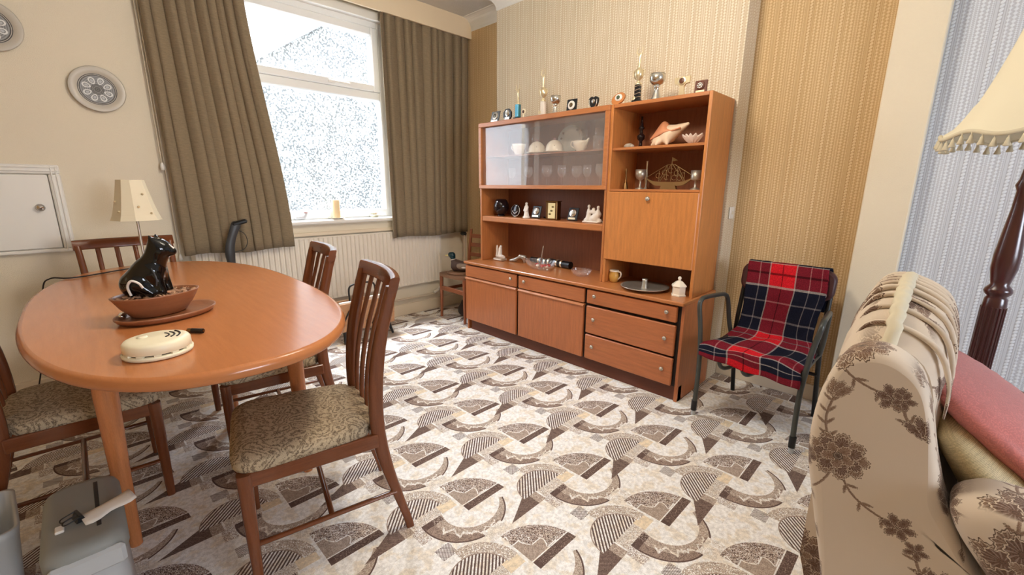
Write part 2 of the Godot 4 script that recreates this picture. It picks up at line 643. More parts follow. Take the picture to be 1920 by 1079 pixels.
		g = f + Vector2(-230, 120)
		for k in 5:
			dab.call(g + Vector2.from_angle(k * 1.26) * 17.0, 17.0, 0.62, k * 1.26, B1, 0.8)
	T.floral = ImageTexture.create_from_image(im)
	# damask for the pink cushion
	T.damask = paint(384, 384, func(px: int, py: int) -> Color:
		var n := sin(nz.get_noise_2d(px * 1.6, py * 1.6) * 22.0)
		var v := 0.9 + 0.1 * smoothstep(0.2, 0.7, n) + (hash2(px, py) - 0.5) * 0.05
		return Color(v, lerpf(v, 1.0, 0.1 * smoothstep(0.2, 0.7, n)), v))
	# decorated centre of the wall plate
	T.plate = paint(256, 256, func(px: int, py: int) -> Color:
		var p := Vector2(px - 127.5, py - 127.5) / 127.5
		var r := p.length()
		var a := fposmod(p.angle() / TAU * 8.0, 1.0) - 0.5
		var c := C(150, 152, 152)
		if r < 0.17:
			c = C(92, 92, 90) if sin(r * 70.0) > 0.0 else C(120, 120, 118)
		elif r < 0.33:
			c = C(70, 70, 70) if sin(r * 90.0) > 0.2 else C(150, 150, 148)
		elif r < 0.86:
			var d := Vector2((r - 0.56) / 0.23, a / 0.36).length()
			if d < 1.0:
				c = C(226, 228, 228) if d > 0.62 else (C(120, 122, 124) if d > 0.45 else C(190, 194, 198))
			else:
				c = C(128, 130, 132) if sin(r * 60.0) > 0.0 else C(158, 160, 162)
		else:
			c = C(84, 82, 80) if sin(r * 80.0) > -0.2 else C(190, 186, 178)
		return c)
# ---------------------------------------------------------------- scene
func _ready() -> void:
	var cam := Camera3D.new()
	cam.name = "camera"
	var yw := 0.783386247
	var pt := -0.227321358
	var rl := 0.00728989914
	cam.basis = Basis(Vector3.UP, yw) * Basis(Vector3.RIGHT, pt) * Basis(Vector3.BACK, rl)
	cam.position = Vector3(0, 1.28, 0)
	cam.fov = rad_to_deg(2.0 * atan(539.5 / 813.5984))
	cam.near = 0.05
	add_child(cam)
	cam.current = true
	var env := Environment.new()
	var sm := ProceduralSkyMaterial.new()
	sm.sky_top_color = C(222, 236, 255)
	sm.sky_horizon_color = C(244, 248, 255)
	sm.ground_bottom_color = C(120, 118, 112)
	sm.ground_horizon_color = C(200, 200, 196)
	sm.sun_angle_max = 1.0
	var sky := Sky.new()
	sky.sky_material = sm
	env.background_mode = Environment.BG_SKY
	env.sky = sky
	env.background_energy_multiplier = SKY
	env.ambient_light_source = Environment.AMBIENT_SOURCE_DISABLED
	env.tonemap_mode = Environment.TONE_MAPPER_LINEAR
	env.tonemap_exposure = EXPO
	env.sdfgi_enabled = true
	env.ssao_enabled = true
	env.ssil_enabled = true
	var we := WorldEnvironment.new()
	we.name = "environment"
	we.environment = env
	add_child(we)
	# daylight through the bay window of the adjoining room, behind and to the right of the camera
	daylight("bay_daylight", Vector3(3.1, 1.5, -1.05), Vector2(1.3, 1.0), PI / 2, 0.0, E_BAY, C(228, 238, 255))
	daylight("window_daylight", Vector3(-4.5, 3.25, -1.58), Vector2(1.4, 0.7), -PI / 2, -0.75, E_WIN, C(240, 246, 255))
	make_textures()
	make_materials()
	pendant()
	shell()
	window()
	curtains()
	wall_unit()
	table()
	chairs()
	plaid_chair()
	armchair()
	floor_lamp()
	near_things()
	corner_things()
	table_things()
	unit_top_things()
	display_things()
	counter_things()
const SKY := 4.0
const EXPO := 1.6
const E_BAY := 4.0
const E_WIN := 22.0
const E_LAMP := 1.15
func daylight(called: String, at: Vector3, size: Vector2, turn: float, tilt: float, e: float, c: Color) -> void:
	var l := AreaLight3D.new()
	l.name = called
	l.area_size = size
	l.light_energy = e
	l.light_color = c
	l.area_range = 20.0
	l.shadow_enabled = true
	l.position = at
	l.rotation = Vector3(tilt, turn, 0)
	add_child(l)
func pendant() -> void:   # the lit ceiling lamp over the table, above the picture's upper edge
	var p := thing("pendant_lamp", "lit ceiling pendant lamp over the dining area, above the picture", "lamp", Vector3(-1.25, 2.42, -1.2))
	part(p, "ceiling_rose", S.new().lathe([Vector2(0.05, 0.47), Vector2(0.05, 0.455), Vector2(0.02, 0.445)], 20).mesh(), mat(C(236, 234, 228), 0.4))
	part(p, "flex", S.new().tube([Vector3(0, 0.12, 0), Vector3(0, 0.45, 0)], 0.004, 6).mesh(), mat(C(236, 234, 228), 0.4))
	part(p, "lamp_holder", S.new().tube([Vector3(0, 0.06, 0), Vector3(0, 0.13, 0)], 0.018, 12).mesh(), mat(C(236, 234, 228), 0.4))
	var gm := mat(C(255, 240, 214), 0.4)
	gm.emission_enabled = true
	gm.emission = C(255, 243, 224)
	gm.emission_energy_multiplier = 1.5
	part(p, "lamp_globe", S.new().ball(Vector3(0, -0.06, 0), Vector3(0.15, 0.15, 0.15), 24, 16).mesh(), gm)
	var l := OmniLight3D.new()
	l.name = "pendant_light"
	l.light_energy = E_LAMP
	l.light_color = C(255, 243, 224)
	l.omni_range = 12.0
	l.omni_attenuation = 2.0
	l.light_size = 0.17
	l.shadow_enabled = true
	l.position = Vector3(-1.25, 2.36, -1.2)
	add_child(l)
func make_materials() -> void:
	var wd := func(key: String, c: Color, rough: float, clear := 0.0):
		for a in ["v", "h"]:
			var m := tri(mat(c, rough), T["wood_" + a], 2.2)
			if clear > 0.0:
				m.clearcoat_enabled = true
				m.clearcoat = clear
				m.clearcoat_roughness = 0.28
			M[key + "_" + a] = m
	wd.call("teak", C(206, 132, 76), 0.36, 0.4)
	wd.call("fall", C(222, 146, 80), 0.4, 0.3)
	wd.call("base", C(204, 124, 74), 0.42, 0.3)
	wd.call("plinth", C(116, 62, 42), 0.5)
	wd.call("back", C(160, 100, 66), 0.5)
	wd.call("table", C(214, 139, 86), 0.19)
	M.table_h.albedo_texture = T.wood_t
	wd.call("bowl", C(166, 108, 72), 0.4)
	wd.call("chair", C(128, 74, 44), 0.16)
	wd.call("olive", C(166, 98, 62), 0.45, 0.2)
	wd.call("old", C(142, 104, 76), 0.6)
	wd.call("pine", C(206, 156, 112), 0.55)
	wd.call("mahog", C(70, 22, 26), 0.22, 0.8)
	var wp := func(key: String, c: Color, t: String):
		var m := mat(c, 0.85)
		tri(m, T[t], 1.0, true)
		m.uv1_scale = Vector3(6.7, 7.7, 6.7)
		m.heightmap_enabled = true
		m.heightmap_texture = T.paper_h
		m.heightmap_scale = 0.25
		M[key] = m
	wp.call("paper_cream", C(240, 232, 214), "paper")
	wp.call("paper_tan", C(226, 200, 158), "paper")
	wp.call("paper_grey", C(229, 235, 244), "paper_grey")
	var chip := func(key: String, c: Color, t: String, sc: float, hs: float):
		var m := mat(c, 0.85)
		m.uv1_triplanar = true
		m.uv1_world_triplanar = true
		m.uv1_scale = Vector3.ONE * sc
		m.heightmap_enabled = true
		m.heightmap_texture = T[t]
		m.heightmap_scale = hs
		M[key] = m
	chip.call("wall_plain", C(232, 222, 201), "chip", 5.0, 0.15)
	chip.call("pier", C(234, 222, 198), "chip", 4.0, 0.12)
	chip.call("ceiling", C(238, 234, 226), "artex", 3.0, 0.5)
	M.white = mat(C(236, 234, 228), 0.4)
	M.upvc = mat(C(240, 242, 242), 0.3)
	M.cream = mat(C(228, 214, 190), 0.6)
	M.pelmet = mat(C(226, 208, 178), 0.75)
	M.radiator = mat(C(230, 222, 208), 0.35)
	M.pipe = mat(C(206, 190, 168), 0.4)
	var m := tri(mat(C(156, 138, 110), 0.9), T.weave, 5.0)
	m.rim_enabled = true
	m.rim = 0.25
	m.backlight_enabled = true
	m.backlight = Color(0.03, 0.026, 0.02)
	M.curtain = m
	M.carpet = mat(Color.WHITE, 0.95, 0.0, 0.2)
	M.carpet.albedo_texture = T.carpet
	M.seat = tri(mat(Color.WHITE, 0.9, 0.0, 0.3), T.moquette, 3.2)
	M.floral = tri(mat(Color.WHITE, 0.85, 0.0, 0.3), T.floral, 1.35)
	M.floral.rim_enabled = true
	M.floral.rim = 0.3
	M.floral_front = M.floral
	M.tartan = mat(Color.WHITE, 0.95, 0.0, 0.2)
	M.tartan.albedo_texture = T.tartan
	M.black = mat(C(16, 16, 17), 0.35)
	M.gloss = mat(C(8, 8, 9), 0.06)
	M.frame = mat(C(72, 74, 70), 0.35, 0.3)
	M.chrome = mat(C(220, 220, 222), 0.16, 1.0)
	M.brass = mat(C(150, 116, 76), 0.28, 1.0)
	M.pewter = mat(C(190, 184, 172), 0.36, 0.8)
	M.silver = mat(C(214, 212, 206), 0.2, 1.0)
	M.gold = mat(C(240, 226, 190), 0.28, 0.85)
	M.china = mat(C(240, 230, 212), 0.2)
	M.bisque = mat(C(236, 228, 218), 0.5)
	M.ivory = mat(C(240, 230, 200), 0.4)
	M.grey = mat(C(140, 142, 138), 0.5)
	M.grey_light = mat(C(186, 190, 192), 0.45)
	M.paper = mat(C(238, 232, 222), 0.8)
	M.satin = tri(mat(C(206, 122, 116), 0.4), T.damask, 4.0)
	M.satin.rim_enabled = true
	M.satin.rim = 0.4
	M.gold_cloth = tri(mat(C(226, 206, 158), 0.5), T.weave, 4.0)
	M.fringe = mat(C(214, 204, 178), 0.95)
	M.shade = mat(C(238, 230, 204), 0.8)
	M.shade.backlight_enabled = true
	M.shade.backlight = Color(0.35, 0.33, 0.27)
	M.pane = mat(Color(1, 1, 1, 0.05), 0.02, 0.0, 0.4)
	M.pane.transparency = BaseMaterial3D.TRANSPARENCY_ALPHA
	M.door_glass = mat(Color(1, 1, 1, 0.06), 0.02, 0.0, 0.58)
	M.door_glass.transparency = BaseMaterial3D.TRANSPARENCY_ALPHA
	M.crystal = mat(Color(0.96, 0.97, 1.0, 0.045), 0.02)
	M.crystal.transparency = BaseMaterial3D.TRANSPARENCY_ALPHA
	M.crystal.metallic_specular = 0.9
	M.smoke = mat(C(30, 20, 22), 0.08)
	M.wax = mat(C(244, 224, 180), 0.45)
	M.wax.subsurf_scatter_enabled = true
	M.wax.subsurf_scatter_strength = 0.3
	M.dash = tri(mat(C(196, 199, 200), 0.9), T.dash, 0.42, true)
	M.dark = mat(C(40, 28, 24), 0.7)
	M.red = mat(C(168, 24, 36), 0.3)
	M.teal = mat(C(70, 140, 160), 0.3, 0.4)
	M.shell = mat(C(238, 214, 186), 0.45)
	M.shell_pink = mat(C(222, 152, 112), 0.4)
	M.shellw = mat(C(240, 226, 216), 0.35)
# ---------------------------------------------------------------- the room
func quad_box(x0: float, x1: float, y0: float, y1: float, z0: float, z1: float, b := 0.0) -> S:
	return S.new().box(Vector3((x0 + x1) / 2, (y0 + y1) / 2, (z0 + z1) / 2), Vector3(x1 - x0, y1 - y0, z1 - z0), b)
func addb(s: S, x0: float, x1: float, y0: float, y1: float, z0: float, z1: float, b := 0.003) -> S:
	return s.box(Vector3((x0 + x1) / 2, (y0 + y1) / 2, (z0 + z1) / 2), Vector3(x1 - x0, y1 - y0, z1 - z0), b)
func put_abs(parent: Node3D, called: String, s: S, m: Material) -> MeshInstance3D:
	return part(parent, called, s.mesh(), m, -parent.position)
const WX := -3.785
const CEIL := 2.89
func shell() -> void:
	var f := S.new()
	var x0 := -4.035
	var x1 := 3.35
	var z0 := -3.28
	var z1 := 1.8
	var tp := PackedVector3Array([Vector3(x0, 0, z0), Vector3(x1, 0, z0), Vector3(x1, 0, z1), Vector3(x0, 0, z0), Vector3(x1, 0, z1), Vector3(x0, 0, z1)])
	var tu := PackedVector2Array()
	for p in tp:
		var v := (p.z + 1.957) / 1.005
		tu.append(Vector2((p.x + 1.225 - 0.038 * v) / 0.389, v))
	f.put(tp, tu, -1, false)
	addb(f, x0, x1, -0.15, -0.002, z0, z1, 0.0)
	struct("floor", "fitted carpet with brown fan and crescent pattern on cream", f.mesh(), M.carpet)
	var w := S.new()
	addb(w, -4.035, WX, 0, 0.965, -3.28, 1.8, 0.0)
	addb(w, -4.035, WX, 2.68, CEIL, -3.28, 1.8, 0.0)
	addb(w, -4.035, WX, 0.965, 2.68, -3.28, -2.22, 0.0)
	addb(w, -4.035, WX, 0.965, 2.68, -0.93, 1.8, 0.0)
	struct("wall_west", "plain cream textured wall around the window", w.mesh(), M.wall_plain)
	struct("wall_north", "tan striped embossed wallpaper in the alcoves", quad_box(-3.785, -0.25, 0, CEIL, -3.28, -3.08).mesh(), M.paper_tan)
	struct("wall_chimney", "chimney breast in cream embossed striped wallpaper behind the wall unit", quad_box(-3.10, -1.003, 0, CEIL, -3.085, -2.90).mesh(), M.paper_cream)
	struct("wall_northeast", "grey embossed striped wallpaper of the adjoining room", quad_box(-0.25, 3.35, 0, CEIL, -3.28, -3.08).mesh(), M.paper_grey)
	struct("wall_pier", "plain cream pier between the tan and the grey wallpaper", quad_box(-0.345, -0.152, 0, CEIL, -3.085, -2.975, 0.004).mesh(), M.pier)
	w = S.new()
	addb(w, 3.15, 3.35, 0, 0.95, -3.28, 1.8, 0.0)
	addb(w, 3.15, 3.35, 2.05, CEIL, -3.28, 1.8, 0.0)
	addb(w, 3.15, 3.35, 0.95, 2.05, -3.28, -1.75, 0.0)
	addb(w, 3.15, 3.35, 0.95, 2.05, -0.35, 1.8, 0.0)
	struct("wall_east", "", w.mesh(), M.wall_plain)
	struct("wall_south", "", quad_box(-4.035, 3.35, 0, CEIL, 1.6, 1.8).mesh(), M.paper_tan)
	struct("ceiling", "off-white textured plaster ceiling", quad_box(-4.035, 3.35, CEIL, CEIL + 0.15, -3.28, 1.8).mesh(), M.ceiling)
	# coving with mitred corners
	var path := [[-3.67, -3.08, 0, 1], [-3.10, -3.08, -1, 1], [-3.10, -2.90, -1, 1], [-1.003, -2.90, 1, 1], [-1.003, -3.08, 1, 1], [-0.345, -3.08, 0, 1]]
	var R := []
	for q in path:
		var r := PackedVector3Array()
		var pr := [Vector2(0, -0.108)]
		for i in 9:
			var a := PI / 2 * i / 8.0
			pr.append(Vector2(0.004 + 0.1 - 0.1 * cos(a), -0.104 + 0.1 * sin(a)))
		pr.append(Vector2(0.108, 0))
		pr.append(Vector2(0, 0))
		for p in pr:
			r.append(Vector3(q[0] + q[2] * p.x, CEIL + p.y, q[1] + q[3] * p.x))
		R.append(r)
	struct("trim_1", "white plaster coving round the chimney breast", S.new().loft(R, true, -1).mesh(), M.white)
	var bb := S.new()
	addb(bb, WX - 0.002, WX + 0.02, 0, 0.115, -3.08, 1.6, 0.004)
	struct("baseboard_west", "cream painted skirting board under the window", bb.mesh(), M.cream)
	bb = S.new()
	addb(bb, -1.003, -0.345, 0, 0.1, -3.082, -3.064, 0.004)
	addb(bb, -3.765, -3.10, 0, 0.1, -3.082, -3.064, 0.004)
	struct("baseboard_north", "beige skirting board in the alcove", bb.mesh(), M.cream)
	var pm := S.new()
	addb(pm, -3.682, -3.66, 2.713, CEIL, -3.08, -0.3, 0.002)
	addb(pm, -3.785, -3.66, 2.713, CEIL, -0.3, -0.28, 0.002)
	struct("trim_2", "cream boxed pelmet over the curtains", pm.mesh(), M.pelmet)
	pm = S.new()
	addb(pm, WX - 0.002, WX + 0.02, 0.866, 0.897, -3.0, -0.55, 0.004)
	struct("trim_3", "cream rail under the window sill", pm.mesh(), M.cream)
	# bay window of the adjoining room
	var b := Node3D.new()
	b.name = "window_2"
	b.set_meta("kind", "structure")
	add_child(b)
	var fr := S.new()
	for z in [-1.75, -1.08, -0.41]:
		addb(fr, 3.2, 3.27, 0.95, 2.05, z, z + 0.06)
	for y in [0.95, 1.99]:
		addb(fr, 3.21, 3.26, y, y + 0.06, -1.75, -0.35)
	part(b, "frame", fr.mesh(), M.upvc)
	part(b, "pane", quad_box(3.23, 3.236, 1.0, 2.0, -1.7, -0.4).mesh(), M.pane)
	# outdoors
	struct("ground", "", quad_box(-30, 30, -0.6, -0.4, -30, 30).mesh(), M.grey)
	var hs := thing("house", "white pebbledashed gable of the house next door, seen through the window", "house", Vector3(-6.6, -0.4, -3.6))
	var bs := Basis(Vector3(0, 0, 1), Vector3(0, 1, 0), Vector3(-1, 0, 0))
	put_abs(hs, "wall", S.new().ext(PackedVector2Array([Vector2(-1.0, -0.4), Vector2(-1.0, 2.18), Vector2(-3.75, 4.05), Vector2(-6.5, 2.18), Vector2(-6.5, -0.4)]), 0, 4.0, bs, Vector3(-6.5, 0, 0)), M.dash)
	var rf := S.new()
	rf.ext(PackedVector2Array([Vector2(-0.8, 2.04), Vector2(-0.8, 2.12), Vector2(-3.75, 4.13), Vector2(-3.75, 4.05)]), -0.1, 4.1, bs, Vector3(-6.5, 0, 0))
	rf.ext(PackedVector2Array([Vector2(-6.7, 2.04), Vector2(-6.7, 2.12), Vector2(-3.75, 4.13), Vector2(-3.75, 4.05)]), -0.1, 4.1, bs, Vector3(-6.5, 0, 0))
	put_abs(hs, "roof", rf, mat(C(150, 152, 154), 0.8))
	put_abs(hs, "aerial_mast", S.new().tube([Vector3(-6.9, 2.9, -2.46), Vector3(-6.9, 3.75, -2.46)], 0.012, 8), M.grey)
func window() -> void:
	var w := Node3D.new()
	w.name = "window_1"
	w.set_meta("kind", "structure")
	w.set_meta("label", "white plastic window with a top-hung fanlight over a fixed pane")
	add_child(w)
	var z0 := -2.22
	var z1 := -0.93
	var f := S.new()
	var xa := -3.91
	var xb := -3.83
	addb(f, xa, xb, 1.0, 1.073, z0 + 0.085, z1 - 0.085, 0.006)
	addb(f, xa, xb, 2.62, 2.68, z0 + 0.085, z1 - 0.085, 0.006)
	addb(f, xa, xb, 2.036, 2.1, z0 + 0.085, z1 - 0.085, 0.006)
	addb(f, xa, xb, 1.0, 2.68, z0, z0 + 0.085, 0.006)
	addb(f, xa, xb, 1.0, 2.68, z1 - 0.085, z1, 0.006)
	part(w, "frame", f.mesh(), M.upvc)
	var g := S.new()
	addb(g, xa + 0.01, xb + 0.018, 2.1, 2.16, z0 + 0.15, z1 - 0.15, 0.008)
	addb(g, xa + 0.01, xb + 0.018, 2.555, 2.62, z0 + 0.15, z1 - 0.15, 0.008)
	addb(g, xa + 0.01, xb + 0.018, 2.1, 2.62, z0 + 0.085, z0 + 0.15, 0.008)
	addb(g, xa + 0.01, xb + 0.018, 2.1, 2.62, z1 - 0.15, z1 - 0.085, 0.008)
	var sash := part(w, "sash", g.mesh(), M.upvc)
	var h := S.new()
	addb(h, xb + 0.018, xb + 0.032, 2.115, 2.14, -1.72, -1.66, 0.004)
	addb(h, xb + 0.03, xb + 0.042, 2.12, 2.135, -1.84, -1.69, 0.004)
	part(sash, "handle", h.mesh(), M.white)
	part(w, "pane", quad_box(-3.872, -3.866, 1.05, 2.05, z0 + 0.07, z1 - 0.07).mesh(), M.pane)
	part(w, "pane", quad_box(-3.872, -3.866, 2.14, 2.57, z0 + 0.13, z1 - 0.13).mesh(), M.pane)
	var s := S.new()
	addb(s, -3.92, -3.735, 0.962, 1.0, z0 - 0.04, z1 + 0.04, 0.01)
	struct("trim_4", "white window sill board", s.mesh(), M.white)
	var rv := S.new()
	addb(rv, -3.84, -3.77, 1.0, 2.74, z0 - 0.06, z0 + 0.012, 0.004)
	addb(rv, -3.84, -3.77, 1.0, 2.74, z1 - 0.012, z1 + 0.06, 0.004)
	addb(rv, -3.84, -3.77, 2.668, 2.74, z0 + 0.012, z1 - 0.012, 0.004)
	struct("trim_5", "cream window surround", rv.mesh(), M.white)
	# radiator under the window
	var r := thing("radiator", "long cream fluted panel radiator under the window sill", "radiator", Vector3(-3.745, 0, -1.6))
	var pr := PackedVector2Array()
	var zA := -2.71
	var zB := -0.55
	var n := 54
	pr.append(Vector2(zA, 0.022))
	for i in n:
		var z := lerpf(zA + 0.015, zB - 0.015, float(i) / n)
		var dz := (zB - zA - 0.03) / n
		pr.append_array([Vector2(z, 0.0), Vector2(z + dz * 0.3, 0.0), Vector2(z + dz * 0.45, -0.012), Vector2(z + dz * 0.85, -0.012)])
	pr.append(Vector2(zB, 0.022))
	var bs := Basis(Vector3(0, 0, 1), Vector3(-1, 0, 0), Vector3(0, 1, 0))
	put_abs(r, "panel", S.new().ext(pr, 0.315, 0.852, bs, Vector3(-3.742, 0, 0)), M.radiator)
	var tb := S.new()
	addb(tb, -3.765, -3.737, 0.842, 0.86, zA, zB, 0.006)
	addb(tb, -3.765, -3.737, 0.305, 0.335, zA, zB, 0.006)
	addb(tb, -3.782, -3.745, 0.4, 0.75, -2.4, -2.37, 0.002)
	addb(tb, -3.782, -3.745, 0.4, 0.75, -0.9, -0.87, 0.002)
	put_abs(r, "rim", tb, M.radiator)
	put_abs(r, "valve", S.new().tube(smooth([Vector3(-3.74, 0.33, -2.66), Vector3(-3.74, 0.26, -2.68), Vector3(-3.735, 0.215, -2.64), Vector3(-3.735, 0.19, -2.58)]), 0.016, 10).ball(Vector3(-3.738, 0.25, -2.68), Vector3(0.022, 0.03, 0.022)), M.white)
	solo("heating_pipe", "cream copper heating pipe running above the skirting below the radiator", "pipe", S.new().tube([Vector3(-3.738, 0.178, -2.62), Vector3(-3.738, 0.178, -0.4)], 0.011, 10).mesh(), M.pipe)
	# meter cupboard, plates and socket on the walls
	var k := thing("wall_cupboard", "small white wall cupboard with a panelled door and silver knob", "cupboard", Vector3(-3.78, 0.88, 0.34))
	var fr := S.new()
	for q in [[1.335, 1.388, 0.014, 0.7], [0.88, 0.902, 0.014, 0.7]]:
		addb(fr, WX, -3.755, q[0], q[1], q[2], q[3], 0.006)
	addb(fr, WX, -3.756, 0.902, 1.335, 0.014, 0.065, 0.006)
	addb(fr, WX, -3.756, 0.902, 1.335, 0.65, 0.7, 0.006)
	for q in [0.03, 0.05]:
		addb(fr, WX, -3.749, 0.89, 1.38, q - 0.004, q + 0.004, 0.003)
	for q in [1.352, 1.372]:
		addb(fr, WX, -3.749, q - 0.004, q + 0.004, 0.02, 0.69, 0.003)
	put_abs(k, "frame", fr, M.white)
	var dr := put_abs(k, "door", quad_box(WX, -3.762, 0.905, 1.332, 0.069, 0.647, 0.004), M.white)
	part(dr, "knob", S.new().lathe([Vector2(0.005, 0), Vector2(0.006, 0.012), Vector2(0.02, 0.016), Vector2(0.021, 0.022), Vector2(0.001, 0.027)], 18, Vector3(-3.762, 1.145, 0.125), 1, 1, Basis(Vector3.BACK, -PI / 2)).mesh(), M.chrome)
	for q in [[Vector3(WX, 1.838, -0.225), "round pottery wall plate with a grey flower-petal centre above the cupboard"], [Vector3(WX, 2.1, 0.16), "wall plate cut off by the picture's upper left corner"]]:
		var p := thing("wall_plate", q[1], "plate", q[0], 0.0, "pottery plates on the cream wall")
		var rt := Basis(Vector3.BACK, -PI / 2)
		part(p, "rim", S.new().lathe([Vector2(0.04, 0.002), Vector2(0.075, 0.006), Vector2(0.126, 0.022), Vector2(0.129, 0.026), Vector2(0.124, 0.03), Vector2(0.09, 0.016), Vector2(0.085, 0.012), Vector2(0.001, 0.012)], 48, Vector3.ZERO, 1, 1, rt).mesh(), mat(C(196, 190, 178), 0.35))
		var cs := S.new()
		var tp := PackedVector3Array()
		var tu := PackedVector2Array()
		for i in 48:
			var a := TAU * i / 48.0
			var b := TAU * (i + 1) / 48.0
			for v in [Vector2.ZERO, Vector2.from_angle(b), Vector2.from_angle(a)]:
				tp.append(Vector3(0.0135 + 0.002 * v.length(), v.y * 0.09, v.x * 0.09))
				tu.append(v * 0.5 + Vector2(0.5, 0.5))
		cs.put(tp, tu, 0, false)
		var pm := mat(Color.WHITE, 0.15)
		pm.albedo_texture = T.plate
		part(p, "decorated_centre", cs.mesh(), pm)
	var sk := thing("wall_switch", "white light switch on the tan wallpaper beside the wall unit", "switch", Vector3(-1.0, 1.13, -2.99))
	part(sk, "plate", S.new().box(Vector3(0.004, 0, 0), Vector3(0.008, 0.075, 0.07), 0.003).mesh(), M.white)
	part(sk, "rocker", S.new().box(Vector3(0.01, 0, 0), Vector3(0.008, 0.02, 0.012), 0.002).mesh(), M.cream)
	var cd := thing("pull_cord", "cream curtain pull cord with an acorn toggle by the left curtain", "cord", Vector3(-3.75, 1.4, -0.475))
	put_abs(cd, "cord", S.new().tube([Vector3(-3.75, 2.72, -0.465), Vector3(-3.75, 1.42, -0.472)], 0.0025, 6).tube([Vector3(-3.752, 2.72, -0.48), Vector3(-3.752, 0.8, -0.488)], 0.0025, 6), M.cream)
	put_abs(cd, "toggle", S.new().lathe([Vector2(0.004, 0.022), Vector2(0.009, 0.015), Vector2(0.013, -0.005), Vector2(0.011, -0.024), Vector2(0.002, -0.028)], 14, Vector3(-3.75, 1.4, -0.472)), M.white)
	put_abs(cd, "toggle", S.new().lathe([Vector2(0.003, 0.02), Vector2(0.01, 0.0), Vector2(0.012, -0.02), Vector2(0.002, -0.026)], 14, Vector3(-3.752, 0.79, -0.488)), M.white)
func curtains() -> void:
	for q in [["heavy olive brown curtain hanging on the left side of the window", -0.487, -1.05, -0.512, -1.215, 10.0, 0.0, 0.8], ["heavy olive brown curtain hanging on the right side of the window", -2.09, -3.05, -2.105, -3.0, 10.5, 2.0, 0.802]]:
		var fn := func(u: float, v: float) -> Vector3:
			var y := lerpf(2.78, q[7], v)
			var zt := lerpf(q[1], q[2], u)
			var zb := lerpf(q[3], q[4], u)
			var z := lerpf(zt, zb, smoothstep(0.0, 1.0, v))
			var ph: float = u * q[5] * TAU + q[6] + 0.9 * sin(u * 17.0 + q[6])
			var am := lerpf(0.024, 0.03, v) * (0.75 + 0.3 * sin(u * 23.0 + 1.0))
			var s := sin(ph + 0.5 * sin(v * 3.0 + u * 9.0))
			var x := -3.7 + am * (2.0 * pow(absf(sin(ph * 0.5 + 0.3 * sin(v * 2.0 + u * 9.0))), 0.75) - 1.0 + 0.12 * s)
			z += 0.012 * sin(ph) * (0.55 + 0.6 * v)
			return Vector3(x, y + 0.008 * v * sin(u * 9.0), z)
		solo("curtain", q[0], "curtain", S.new().sheet(fn, 330, 26, 0.004).mesh(), M.curtain, Vector3.ZERO, 0.0, "pair of window curtains")
